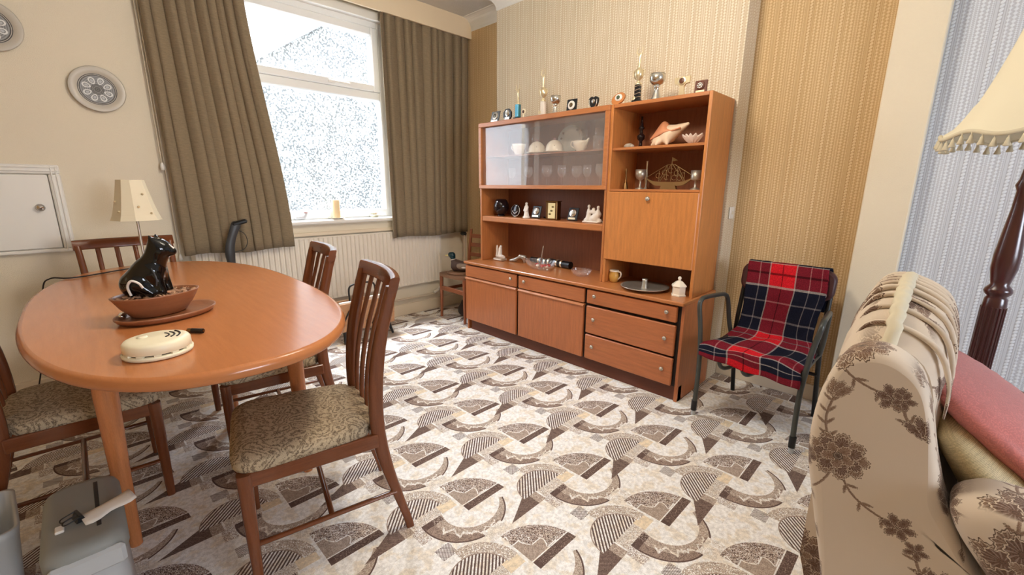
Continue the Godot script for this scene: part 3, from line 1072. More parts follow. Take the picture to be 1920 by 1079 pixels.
# ---------------------------------------------------------------- the teak wall unit
func knob(at: Vector3, r := 0.0125) -> S:
	return S.new().lathe([Vector2(0.004, 0), Vector2(0.005, 0.01), Vector2(r, 0.013), Vector2(r * 1.05, 0.018), Vector2(r * 0.7, 0.024), Vector2(0.001, 0.026)], 16, at, 1, 1, Basis(Vector3.RIGHT, PI / 2))
func front(parent: Node3D, called: String, x0: float, x1: float, y0: float, y1: float, knobs: Array, m: Material, ky := 0.0) -> void:
	var d := put_abs(parent, called, quad_box(x0, x1, y0, y1, -2.437, -2.415, 0.005), m)
	for kx in knobs:
		part(d, "knob", knob(Vector3(kx, ky, -2.415)).mesh(), M.pewter)
func wall_unit() -> void:
	var b := thing("sideboard", "long low teak sideboard base with drawers and two cupboard doors", "sideboard", Vector3(-2.004, 0, -2.65))
	put_abs(b, "worktop", quad_box(-3.008, -1.0, 0.613, 0.637, -2.89, -2.403, 0.005), M.teak_h)
	var c := S.new()
	addb(c, -2.99, -1.02, 0.095, 0.612, -2.89, -2.445, 0.0)
	put_abs(b, "carcass", c, M.dark)
	put_abs(b, "side_panel", quad_box(-3.005, -2.988, 0, 0.613, -2.89, -2.437, 0.002), M.base_v)
	put_abs(b, "side_panel", quad_box(-1.022, -1.003, 0, 0.613, -2.89, -2.437, 0.002), M.base_v)
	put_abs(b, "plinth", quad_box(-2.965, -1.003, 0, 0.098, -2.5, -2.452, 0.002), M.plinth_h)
	front(b, "drawer", -2.998, -2.362, 0.5, 0.602, [-2.41], M.base_h, 0.565)
	front(b, "drawer", -2.338, -1.702, 0.5, 0.602, [-2.263], M.base_h, 0.563)
	front(b, "drawer", -1.68, -1.04, 0.505, 0.602, [-1.609, -1.097], M.base_h, 0.565)
	front(b, "drawer", -1.68, -1.04, 0.292, 0.486, [-1.608, -1.096], M.base_h, 0.401)
	front(b, "drawer", -1.68, -1.04, 0.102, 0.28, [-1.61, -1.098], M.base_h, 0.204)
	for x in [-2.998, -2.338]:
		var d := put_abs(b, "door", quad_box(x, x + 0.636, 0.1, 0.482, -2.437, -2.415, 0.004), M.base_v)
		var lip := S.new().ext(PackedVector2Array([Vector2(-2.437, 0.48), Vector2(-2.437, 0.494), Vector2(-2.424, 0.494), Vector2(-2.408, 0.482), Vector2(-2.408, 0.476), Vector2(-2.42, 0.476)]), x, x + 0.636, Basis(Vector3(0, 0, 1), Vector3(0, 1, 0), Vector3(1, 0, 0)))
		part(d, "finger_grip", lip.mesh(), M.teak_h)
	# glazed display unit, upper left
	var g := thing("display_cabinet", "teak upper unit with sliding glass doors over open shelves", "cabinet", Vector3(-2.3, 0.637, -2.72))
	var zb := -2.89
	var zf := -2.553
	put_abs(g, "side_panel", quad_box(-2.945, -2.926, 0.637, 1.8, zb, zf, 0.002), M.teak_v)
	put_abs(g, "side_panel", quad_box(-1.674, -1.656, 0.637, 1.8, zb, zf, 0.002), M.teak_v)
	put_abs(g, "top_panel", quad_box(-2.926, -1.674, 1.78, 1.8, zb, zf, 0.002), M.teak_h)
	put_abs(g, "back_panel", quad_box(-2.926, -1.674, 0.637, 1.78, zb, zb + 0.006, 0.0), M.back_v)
	put_abs(g, "bottom_panel", quad_box(-2.926, -1.674, 1.268, 1.286, zb, zf, 0.002), M.teak_h)
	put_abs(g, "shelf", quad_box(-2.926, -1.674, 0.987, 1.033, zb, zf - 0.004, 0.006), M.teak_h)
	var fr := S.new()
	addb(fr, -2.945, -1.656, 1.766, 1.801, zf, zf + 0.014, 0.003)
	addb(fr, -2.945, -1.656, 1.267, 1.296, zf, zf + 0.014, 0.003)
	addb(fr, -2.945, -2.913, 1.296, 1.766, zf, zf + 0.014, 0.003)
	addb(fr, -1.69, -1.656, 1.296, 1.766, zf, zf + 0.014, 0.003)
	put_abs(g, "face_frame", fr, M.teak_h)
	var gp := put_abs(g, "glass_door", quad_box(-2.92, -2.28, 1.29, 1.77, zf - 0.018, zf - 0.014), M.door_glass)
	gp = put_abs(g, "glass_door", quad_box(-2.32, -1.684, 1.29, 1.77, zf - 0.008, zf - 0.004), M.door_glass)
	part(gp, "finger_pull", S.new().lathe([Vector2(0.012, 0), Vector2(0.012, 0.003), Vector2(0.009, 0.002), Vector2(0.001, 0.001)], 14, Vector3(-1.7, 1.6, zf - 0.004), 1, 1, Basis(Vector3.RIGHT, PI / 2)).mesh(), M.crystal)
	put_abs(g, "glass_shelf", quad_box(-2.924, -1.676, 1.528, 1.536, zb + 0.01, -2.61), M.back_h)
	# tall unit with drop-down flap, upper right
	var u := thing("bureau_unit", "taller teak unit with open shelves over a closed drop-down flap", "cabinet", Vector3(-1.335, 0.637, -2.72))
	put_abs(u, "side_panel", quad_box(-1.654, -1.635, 0.637, 1.8, zb, zf, 0.002), M.fall_v)
	put_abs(u, "side_panel", quad_box(-1.037, -1.018, 0.637, 1.8, zb, zf, 0.002), M.fall_v)
	put_abs(u, "top_panel", quad_box(-1.635, -1.037, 1.779, 1.8, zb, zf, 0.002), M.teak_h)
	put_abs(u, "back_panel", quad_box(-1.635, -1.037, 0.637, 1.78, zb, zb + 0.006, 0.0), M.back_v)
	put_abs(u, "shelf", quad_box(-1.635, -1.037, 1.518, 1.534, zb, zf - 0.012, 0.002), M.teak_h)
	put_abs(u, "shelf", quad_box(-1.635, -1.037, 1.258, 1.273, zb, zf - 0.002, 0.002), M.teak_h)
	put_abs(u, "shelf", quad_box(-1.635, -1.037, 0.8, 0.815, zb, zf - 0.014, 0.0), M.back_h)
	var fl := put_abs(u, "flap", quad_box(-1.651, -1.034, 0.803, 1.256, zf - 0.012, zf + 0.006, 0.004), M.fall_v)
	part(fl, "knob", knob(Vector3(-1.344, 1.216, zf + 0.006), 0.014).mesh(), M.pewter)
# ---------------------------------------------------------------- dining furniture
func rrect(hx: float, hz: float, n := 3, f := 0.35) -> Array:
	var o := []
	var r := minf(hx, hz) * f * 2.0
	r = minf(r, minf(hx, hz))
	for q in 4:
		var cx := (hx - r) * (1 if q == 0 or q == 3 else -1)
		var cz := (hz - r) * (1 if q < 2 else -1)
		for i in n + 1:
			var a := PI / 2 * (q + float(i) / n)
			o.append(Vector2(cx + cos(a) * r, cz + sin(a) * r))
	return o
func table() -> void:
	var t := thing("dining_table", "long oval teak extending dining table with a glossy top", "table", Vector3(-2.242, 0, -0.278))
	var R := []
	var ring := func(ins: float, y: float):
		var r := PackedVector3Array()
		for i in 96:
			var a := TAU * i / 96.0
			var c := cos(a)
			var s := sin(a)
			r.append(Vector3(signf(c) * pow(absf(c), 2.0 / 2.45) * (1.03 - ins), y, signf(s) * pow(absf(s), 2.0 / 2.45) * (0.468 - ins)))
		R.append(r)
	for q in [[0.03, 0.792], [0.01, 0.794], [0.003, 0.799], [0.0, 0.807], [0.0, 0.815], [0.003, 0.823], [0.008, 0.828], [0.016, 0.83]]:
		ring.call(q[0], q[1])
	part(t, "tabletop", S.new().loft(R, true, 0).mesh(), M.table_h)
	var ap := S.new()
	addb(ap, -0.42, 0.4, 0.725, 0.792, 0.235, 0.257)
	addb(ap, -0.42, 0.4, 0.725, 0.792, -0.257, -0.235)
	addb(ap, -0.44, -0.42, 0.725, 0.792, -0.257, 0.257)
	addb(ap, 0.4, 0.42, 0.725, 0.792, -0.257, 0.257)
	part(t, "apron", ap.mesh(), M.table_h)
	for q in [[0.336, 0.298], [0.336, -0.31], [-0.36, 0.298], [-0.38, -0.19]]:
		var s := S.new().tube([Vector3(q[0], 0, q[1]), Vector3(q[0], 0.3, q[1]), Vector3(q[0], 0.6, q[1] * 0.98), Vector3(q[0], 0.792, q[1] * 0.95)], [0.019, 0.027, 0.034, 0.035], 18)
		part(t, "leg", s.mesh(), M.table_v)
func chair_z(y: float) -> float:
	var k := [[0.0, -0.3], [0.15, -0.262], [0.3, -0.225], [0.44, -0.205], [0.6, -0.208], [0.75, -0.228], [0.9, -0.265], [1.0, -0.293]]
	for i in k.size() - 1:
		if y <= k[i + 1][0]:
			var t: float = (y - k[i][0]) / (k[i + 1][0] - k[i][0])
			var p0: float = k[maxi(i - 1, 0)][1]
			var p3: float = k[mini(i + 2, k.size() - 1)][1]
			return cubic_interpolate(k[i][1], k[i + 1][1], p0, p3, t)
	return -0.293
func make_chair(label: String, at: Vector3, turn: float) -> Node3D:
	var c := thing("dining_chair", label, "chair", at, turn, "slat-backed dining chairs round the oval table")
	for sx in [-1, 1]:
		var R := []
		for i in 19:
			var y := 0.955 * i / 18.0
			var f := smoothstep(0.0, 0.45, y)
			var hx := lerpf(0.0125, 0.017, f) - 0.003 * smoothstep(0.6, 0.95, y)
			var hz := lerpf(0.015, 0.025, f) - 0.004 * smoothstep(0.6, 0.95, y)
			var r := PackedVector3Array()
			for p in rrect(hx, hz):
				r.append(Vector3(sx * (0.2 - 0.012 * sin(clampf(y / 0.955, 0.0, 1.0) * PI)) + p.x, y, chair_z(y) + p.y))
			R.append(r)
		part(c, "post", S.new().loft(R).mesh(), M.chair_v)
		R = []
		for q in [[0.0, 0.014], [0.2, 0.018], [0.4, 0.021], [0.425, 0.021]]:
			var r := PackedVector3Array()
			for p in rrect(q[1], q[1]):
				r.append(Vector3(sx * 0.212 + p.x, q[0], 0.205 + p.y))
			R.append(r)
		part(c, "leg", S.new().loft(R).mesh(), M.chair_v)
		part(c, "stretcher", S.new().tube([Vector3(sx * 0.212, 0.165, 0.2), Vector3(sx * 0.2, 0.172, -0.255)], 0.011, 8, true, 0.7).mesh(), M.chair_h)
		var b := Basis.looking_at(Vector3(sx * -0.012, 0, -0.4))
		part(c, "side_rail", S.new().box(Vector3(sx * 0.208, 0.402, 0.0), Vector3(0.022, 0.052, 0.4), 0.004, b).mesh(), M.chair_h)
	part(c, "front_rail", S.new().box(Vector3(0, 0.402, 0.21), Vector3(0.41, 0.052, 0.022), 0.004).mesh(), M.chair_h)
	part(c, "rear_rail", S.new().box(Vector3(0, 0.4, -0.205), Vector3(0.38, 0.056, 0.024), 0.004).mesh(), M.chair_h)
	part(c, "cross_stretcher", S.new().tube([Vector3(-0.205, 0.168, -0.03), Vector3(0.205, 0.168, -0.03)], 0.01, 8).mesh(), M.chair_h)
	# curved top rail, bowed backwards
	var R2 := []
	for i in 17:
		var x := lerpf(-0.218, 0.218, i / 16.0)
		var bow := 0.032 * (1.0 - pow(x / 0.218, 2.0))
		var r := PackedVector3Array()
		for p in rrect(0.026, 0.0165, 3, 0.22):
			r.append(Vector3(x, 0.958 + p.x, chair_z(0.955) - bow + p.y - p.x * 0.28))
		R2.append(r)
	part(c, "top_rail", S.new().loft(R2).mesh(), M.chair_h)
	for x in [-0.12, -0.04, 0.04, 0.12]:
		var R := []
		for i in 13:
			var y := lerpf(0.41, 0.95, i / 12.0)
			var bow := 0.028 * (1.0 - pow(x / 0.218, 2.0)) * smoothstep(0.4, 0.95, y)
			var r := PackedVector3Array()
			for p in rrect(0.011, 0.008, 2):
				r.append(Vector3(x + p.x, y, chair_z(y) - bow + p.y))
			R.append(r)
		part(c, "slat", S.new().loft(R).mesh(), M.chair_v)
	# padded seat
	var rings := []
	for q in [[0.424, 0.0, 0.02], [0.43, 0.006, 0.0], [0.448, 0.008, -0.004], [0.462, 0.004, 0.004], [0.472, -0.01, 0.02], [0.479, -0.045, 0.05], [0.483, -0.11, 0.1], [0.485, -0.19, 0.18]]:
		var r := PackedVector3Array()
		for i in 44:
			var a := TAU * i / 44.0
			var cx := signf(cos(a)) * pow(absf(cos(a)), 0.32)
			var cz := signf(sin(a)) * pow(absf(sin(a)), 0.32)
			var hz: float = 0.218 + q[1] if q[1] < 0.0 else 0.218 + q[1]
			var z := 0.015 + cz * maxf(hz, 0.01)
			var hw: float = lerpf(0.196, 0.23, (z + 0.2) / 0.43) + q[1]
			if z < -0.17 and absf(cx) > 0.8:
				hw -= 0.018
			r.append(Vector3(cx * maxf(hw, 0.01), q[0], z))
		rings.append(r)
	part(c, "seat_pad", S.new().loft(rings).mesh(), M.seat)
	return c
func chairs() -> void:
	var c := make_chair("nearest dining chair, pulled out at the rounded end of the table", Vector3(-1.549, 0, -0.495), -0.237)
	again(c, "second dining chair tucked at the table's far long side, nearer the radiator", Vector3(-2.295, 0, -0.595), -0.17)
	again(c, "dining chair at the table's head with its back to the cream wall", Vector3(-3.03, 0, -0.205), PI / 2 + 0.05)
	again(c, "shadowed dining chair on the near left side, cut off by the picture edge", Vector3(-2.36, 0, 0.09), PI)
# ---------------------------------------------------------------- tubular chair with tartan blanket
func plaid_chair() -> void:
	var c := thing("tubular_armchair", "grey tubular metal armchair standing by the wall unit", "chair", Vector3(-0.62, 0, -2.36), -0.05)
	for sx in [-1, 1]:
		var fp: Array = smooth([Vector3(sx * 0.25, 0.03, 0.0), Vector3(sx * 0.247, 0.3, 0.0), Vector3(sx * 0.262, 0.5, -0.005), Vector3(sx * 0.283, 0.64, -0.01), Vector3(sx * 0.285, 0.675, -0.03), Vector3(sx * 0.282, 0.685, -0.07), Vector3(sx * 0.265, 0.68, -0.22), Vector3(sx * 0.256, 0.67, -0.28), Vector3(sx * 0.25, 0.63, -0.31), Vector3(sx * 0.24, 0.5, -0.34), Vector3(sx * 0.228, 0.42, -0.36)], 5)
		part(c, "arm_and_leg", S.new().tube(fp, 0.0125, 12).mesh(), M.frame)
		part(c, "foot_cap", S.new().tube([Vector3(sx * 0.25, 0.0, 0.0), Vector3(sx * 0.25, 0.03, 0.0)], 0.012, 12).mesh(), M.grey_light)
		part(c, "ferrule", S.new().tube([Vector3(sx * 0.25, 0.03, 0.0), Vector3(sx * 0.25, 0.09, 0.0)], 0.016, 12).mesh(), M.black)
		var rp: Array = smooth([Vector3(sx * 0.225, 0.0, -0.5), Vector3(sx * 0.222, 0.25, -0.44), Vector3(sx * 0.22, 0.45, -0.4), Vector3(sx * 0.216, 0.7, -0.44), Vector3(sx * 0.214, 0.82, -0.46)], 4)
		part(c, "rear_post", S.new().tube(rp, 0.0125, 10).mesh(), M.black)
		part(c, "seat_rail", S.new().tube([Vector3(sx * 0.24, 0.415, 0.0), Vector3(sx * 0.222, 0.41, -0.41)], 0.011, 8).mesh(), M.black)
	part(c, "cross_bar", S.new().tube([Vector3(-0.24, 0.41, 0.0), Vector3(0.24, 0.41, 0.0)], 0.011, 8).tube([Vector3(-0.222, 0.28, -0.42), Vector3(0.222, 0.28, -0.42)], 0.01, 8).mesh(), M.black)
	for x in [-0.14, -0.02]:
		part(c, "hanging_bracket", S.new().tube(smooth([Vector3(x, 0.41, -0.01), Vector3(x - 0.005, 0.34, -0.02), Vector3(x + 0.01, 0.3, -0.1), Vector3(x + 0.02, 0.29, -0.4)]), 0.011, 8).mesh(), M.frame)
	part(c, "seat", S.new().box(Vector3(0, 0.425, -0.2), Vector3(0.45, 0.03, 0.42), 0.012).mesh(), M.dark)
	# padded back with rounded corners
	var R := []
	for q in [[-0.022, 0.012], [-0.018, 0.003], [0.0, 0.0], [0.018, 0.003], [0.022, 0.012]]:
		var r := PackedVector3Array()
		for p in rrect(0.235 - q[1], 0.083 - q[1], 6, 0.33):
			r.append(Vector3(p.x, 0.775 + p.y, -0.445 + q[0] - p.y * 0.16))
		R.append(r)
	part(c, "back_pad", S.new().loft(R).mesh(), mat(C(62, 26, 30), 0.45))
	# blanket draped over back and seat
	var line := [Vector3(0, 0.62, -0.5), Vector3(0, 0.78, -0.498), Vector3(0, 0.858, -0.487), Vector3(0, 0.87, -0.465), Vector3(0, 0.858, -0.432), Vector3(0, 0.77, -0.408), Vector3(0, 0.69, -0.395), Vector3(0, 0.6, -0.392), Vector3(0, 0.5, -0.375), Vector3(0, 0.462, -0.34), Vector3(0, 0.455, -0.25), Vector3(0, 0.456, -0.12), Vector3(0, 0.456, -0.02), Vector3(0, 0.444, 0.02), Vector3(0, 0.41, 0.032), Vector3(0, 0.365, 0.032)]
	var sm := smooth(line, 5)
	var fn := func(u: float, v: float) -> Vector3:
		var f := v * (sm.size() - 1)
		var i := mini(int(f), sm.size() - 2)
		var p: Vector3 = sm[i].lerp(sm[i + 1], f - i)
		var w := 0.2 + 0.045 * smoothstep(0.55, 0.75, v) - 0.012 * smoothstep(0.35, 0.5, v) * (1.0 - smoothstep(0.5, 0.62, v))
		var s := (u - 0.5) * 2.0
		p.x = s * w + 0.006 * sin(v * 21.0)
		var lump := 0.006 * sin(v * 30.0 + s * 4.0) + 0.004 * sin(s * 9.0 + v * 11.0)
		p.y += lump * smoothstep(0.5, 0.7, v) - 0.02 * pow(absf(s), 5.0) * smoothstep(0.6, 0.7, v) * (1.0 - smoothstep(0.84, 0.95, v))
		p.z += absf(lump) * (1.0 - smoothstep(0.55, 0.7, v)) + 0.012 * sin(u * 7.0 + 1.0) * smoothstep(0.86, 1.0, v)
		p.y -= 0.03 * smoothstep(0.9, 1.0, v) * (u - 0.4)
		return p
	var bl := S.new().sheet(fn, 40, 75, -0.01)
	for i in bl.U.size():
		bl.U[i] = Vector2(bl.U[i].x, bl.U[i].y)
	solo("tartan_blanket", "red, navy and white tartan blanket draped over the tubular armchair", "blanket", bl.mesh(), M.tartan, c.position, c.rotation.y)
# ---------------------------------------------------------------- upholstered armchair, nearest at right
func soft(poly: Array, z0: float, z1: float, r: float, n := 4) -> S:   # a polygon in x, y made thick along z with rounded edges
	var cen := Vector2.ZERO
	for p in poly:
		cen += p / poly.size()
	if z0 > z1:
		var zt := z0
		z0 = z1
		z1 = zt
	var R := []
	for side in [0, 1]:
		for i in n + 1:
			var a := PI / 2 * i / n
			if side:
				a = PI / 2 - a
			var ins := r * (1.0 - sin(a))
			var z := z0 + r * (1.0 - cos(a)) if side == 0 else z1 - r * (1.0 - cos(a))
			var q := PackedVector3Array()
			for p in poly:
				q.append(Vector3(p.x + (cen - p).normalized().x * ins, p.y + (cen - p).normalized().y * ins, z))
			R.append(q)
	return S.new().loft(R)
func curve2(pts: Array, n := 6) -> Array:
	var o := []
	for i in pts.size():
		var a: Vector2 = pts[(i - 1 + pts.size()) % pts.size()]
		var d: Vector2 = pts[(i + 2) % pts.size()]
		for k in n:
			o.append(pts[i].cubic_interpolate(pts[(i + 1) % pts.size()], a, d, float(k) / n))
	return o
func armchair() -> void:
	var a := thing("armchair", "floral velvet wing armchair with gathered back at the right", "armchair", Vector3(0.2, 0, -1.65))
	# outer wing and side, the near one and the far one
	var wing := curve2([Vector2(-0.14, 0.86), Vector2(-0.168, 0.75), Vector2(-0.172, 0.6), Vector2(-0.145, 0.46), Vector2(-0.1, 0.27), Vector2(-0.06, 0.09), Vector2(0.1, 0.08), Vector2(0.35, 0.09), Vector2(0.36, 0.3), Vector2(0.2, 0.4), Vector2(0.115, 0.545), Vector2(0.075, 0.66), Vector2(0.045, 0.78), Vector2(0.012, 0.865), Vector2(-0.045, 0.905), Vector2(-0.1, 0.9)])
	put_abs(a, "side_wing", soft(wing, -1.30, -1.42, 0.03), M.floral)
	put_abs(a, "side_wing", soft(wing, -1.97, -2.09, 0.03), M.floral)
	# back cushion: a deep gathered roll, highest in the middle
	var R := []
	for j in 25:
		var v := j / 24.0
		var z := lerpf(-1.415, -1.975, v)
		var e := 1.0 - pow(absf(v - 0.5) * 2.0, 3.0)
		var pl := 0.004 * sin(j * 2.6)
		var top := 0.9 + 0.115 * e
		var fx := 0.02 * e
		var pr := [Vector2(-0.13, 0.1), Vector2(-0.155, 0.45), Vector2(-0.165, 0.7), Vector2(-0.15 + pl, top - 0.1), Vector2(-0.11, top - 0.02), Vector2(-0.05, top + pl), Vector2(0.015 + fx, top - 0.04), Vector2(0.045 + fx, top - 0.12 + pl), Vector2(0.05 + fx, top - 0.21), Vector2(0.065 + fx, 0.6), Vector2(0.11 + fx, 0.5), Vector2(0.14, 0.42), Vector2(0.14, 0.1)]
		var q := PackedVector3Array()
		for p in curve2(pr, 3):
			q.append(Vector3(p.x, p.y, z))
		R.append(q)
	put_abs(a, "back_cushion", S.new().loft(R), M.floral)
	# ruched gathers across the top of the back
	for k in 12:
		var s := S.new()
		var f := k / 11.0
		var top := 0.9 + 0.115 * (1.0 - pow(absf(f * 0.85 - 0.45) * 2.0, 3.0))
		var z := -1.45 - 0.5 * f
		s.tube(smooth([Vector3(-0.15, top - 0.1, z - 0.02), Vector3(-0.11, top - 0.005, z - 0.01), Vector3(-0.05, top + 0.012, z), Vector3(0.03, top - 0.03, z + 0.004), Vector3(0.065, top - 0.11, z + 0.01), Vector3(0.07, top - 0.2, z + 0.012)]), [0.0018, 0.003, 0.0042, 0.0054, 0.0066, 0.0072, 0.0078, 0.0078, 0.0078, 0.0072, 0.0072, 0.0066, 0.0072, 0.0066, 0.0066, 0.0072, 0.0072, 0.0072, 0.0078, 0.0072, 0.0072, 0.0066, 0.0066, 0.006, 0.0054, 0.0048, 0.0042, 0.0036, 0.003, 0.0024, 0.0018], 8)
		put_abs(a, "gather", s, M.floral)
	var br := []
	var rd := []
	for i in 60:
		var v := i / 59.0
		var z := lerpf(-1.40, -1.98, v)
		var e := 1.0 - pow(absf((z + 1.695) / 0.28), 3.0)
		br.append(Vector3(-0.055 + 0.003 * sin(i * 2.1), 0.91 + 0.115 * maxf(e, 0.0) - 0.05 * (1.0 - smoothstep(0.0, 0.06, v)), z))
		rd.append(0.0155 + 0.002 * hash2(i, 3))
	put_abs(a, "braid_trim", S.new().tube(br, rd, 10), M.fringe)
	# padded arms
	for q in [[-1.25, -1.42], [-1.97, -2.14]]:
		var arm := curve2([Vector2(0.108, 0.575), Vector2(0.125, 0.622), Vector2(0.2, 0.645), Vector2(0.5, 0.63), Vector2(0.8, 0.575), Vector2(0.83, 0.5), Vector2(0.8, 0.44), Vector2(0.6, 0.42), Vector2(0.35, 0.4), Vector2(0.22, 0.43), Vector2(0.15, 0.5)])
		put_abs(a, "arm", soft(arm, q[0], q[1], 0.06, 6), M.floral)
	var bs := S.new()
	addb(bs, 0.1, 0.78, 0.07, 0.42, -1.42, -1.34, 0.03)
	addb(bs, 0.1, 0.78, 0.07, 0.42, -2.05, -1.97, 0.03)
	addb(bs, 0.0, 0.76, 0.07, 0.27, -2.0, -1.39, 0.03)
	put_abs(a, "base", bs, M.floral)
	put_abs(a, "seat_cushion", S.new().box(Vector3(0.45, 0.34, -1.695), Vector3(0.66, 0.15, 0.53), 0.05), M.floral)
	for q in [Vector2(-0.02, -1.38), Vector2(-0.02, -2.0), Vector2(0.72, -1.38), Vector2(0.72, -2.0)]:
		put_abs(a, "foot", S.new().tube([Vector3(q.x, 0, q.y), Vector3(q.x, 0.09, q.y)], [0.018, 0.026], 10), M.mahog_v)
	# loose cushions leaning on the back
	var pad := func(n: float, w: float, h: float, d: float) -> S:
		var fn := func(i: int, j: int, s: float) -> Vector3: return Vector3.ZERO
		var RR := []
		for j in 17:
			var v := -1.0 + 2.0 * j / 16.0
			var r := PackedVector3Array()
			for i in 40:
				var an := TAU * i / 40.0
				var c := cos(an)
				var s := sin(an)
				var x := signf(c) * pow(absf(c), 0.9)
				var y := signf(s) * pow(absf(s), 0.9)
				var bul := sqrt(maxf(1.0 - v * v, 0.0))
				var pin := 1.0 - 0.06 * (1.0 - v * v)
				r.append(Vector3(x * w * pow(maxf(1.0 - pow(absf(v), 2.6), 0.001), 0.18), v * h * pin, y * d * pow(maxf(bul, 0.02), 0.9) * (1.0 + 0.05 * sin(i * 1.7 + j * 1.3 * n))))
			RR.append(r)
		return S.new().loft(RR)
	solo("cushion", "pale gold satin cushion propped in the armchair, behind the near arm", "cushion", pad.call(1.0, 0.21, 0.25, 0.075).mesh(), M.gold_cloth, Vector3(0.232, 0.535, -1.6)).basis = cushion_basis(0.75, 0.0)
	solo("cushion", "pink damask cushion propped in the armchair, behind the gold cushion", "cushion", pad.call(1.6, 0.25, 0.26, 0.06).mesh(), M.satin, Vector3(0.215, 0.668, -1.68)).basis = cushion_basis(0.92, 0.0)
func cushion_basis(lean: float, roll: float) -> Basis:   # stands across the chair (its width along z) and leans back by so much
	return Basis(Vector3.BACK, lean) * Basis(Vector3.UP, PI / 2) * Basis(Vector3.BACK, roll)
func floor_lamp() -> void:
	var l := thing("floor_lamp", "tall dark mahogany standard lamp with a cream fringed bell shade", "floor lamp", Vector3(0.172, 0, -2.4))
	part(l, "base", S.new().lathe([Vector2(0.15, 0), Vector2(0.15, 0.025), Vector2(0.13, 0.04), Vector2(0.06, 0.06), Vector2(0.04, 0.09), Vector2(0.03, 0.12)], 32).mesh(), M.mahog_v)
	part(l, "pole", S.new().lathe([Vector2(0.03, 0.11), Vector2(0.026, 0.2), Vector2(0.033, 0.24), Vector2(0.033, 0.3), Vector2(0.033, 0.86), Vector2(0.031, 0.885), Vector2(0.026, 0.895), Vector2(0.036, 0.905), Vector2(0.039, 0.915), Vector2(0.036, 0.925), Vector2(0.025, 0.94), Vector2(0.029, 0.96), Vector2(0.036, 1.0), Vector2(0.036, 1.05), Vector2(0.028, 1.15), Vector2(0.022, 1.22), Vector2(0.02, 1.28), Vector2(0.027, 1.3), Vector2(0.02, 1.32), Vector2(0.012, 1.4), Vector2(0.01, 1.72)], 28).mesh(), M.mahog_v)
	var rb := S.new()
	for i in 18:
		var a := TAU * i / 18.0
		rb.tube([Vector3(cos(a) * 0.032, 0.32, sin(a) * 0.032), Vector3(cos(a) * 0.032, 0.855, sin(a) * 0.032)], 0.004, 5)
	part(l, "reeding", rb.mesh(), M.mahog_v)
	var R := []
	for side in [0, 1]:
		for i in 15:
			var t := i / 14.0 if side == 0 else 1.0 - i / 14.0
			var r := PackedVector3Array()
			for k in 64:
				var a := TAU * k / 64.0
				var sc := 0.5 + 0.5 * cos(a * 8.0)
				var rad: float = lerpf(0.252, 0.1, pow(t, 0.62)) - 0.006 * sc * (1.0 - t) - 0.003 * side
				r.append(Vector3(cos(a) * rad, 1.462 + 0.36 * t + (0.018 * sc * (1.0 - t) if t < 0.3 else 0.0), sin(a) * rad))
			R.append(r)
	part(l, "shade", S.new().loft(R, false).mesh(), M.shade)
	var bd := []
	for k in 129:
		var a := TAU * k / 128.0
		var sc := 0.5 + 0.5 * cos(a * 8.0)
		bd.append(Vector3(cos(a) * (0.254 - 0.006 * sc), 1.461 + 0.018 * sc, sin(a) * (0.254 - 0.006 * sc)))
	part(l, "braid", S.new().tube(bd, 0.0075, 6, false).mesh(), M.fringe)
	var tm := S.new().tube([Vector3(0, 0.0, 0), Vector3(0, -0.012, 0)], 0.0022, 5).lathe([Vector2(0.003, -0.01), Vector2(0.005, -0.014), Vector2(0.0055, -0.02), Vector2(0.0105, -0.036), Vector2(0.009, -0.038), Vector2(0.001, -0.036)], 8).mesh()
	for k in 48:
		var a := TAU * (k + 0.5) / 48.0
		var sc := 0.5 + 0.5 * cos(a * 8.0)
		part(l, "tassel", tm, M.fringe, Vector3(cos(a) * 0.252, 1.458 + 0.018 * sc, sin(a) * 0.252))
	part(l, "ring", S.new().tube(arc(Vector3(0, 1.8, 0), 0.1, 0, TAU, 32, Vector3.RIGHT, Vector3.BACK), 0.003, 6, false).tube([Vector3(-0.1, 1.8, 0), Vector3(0.1, 1.8, 0)], 0.003, 6).tube([Vector3(0, 1.7, 0), Vector3(0, 1.8, 0)], 0.008, 8).mesh(), M.brass)
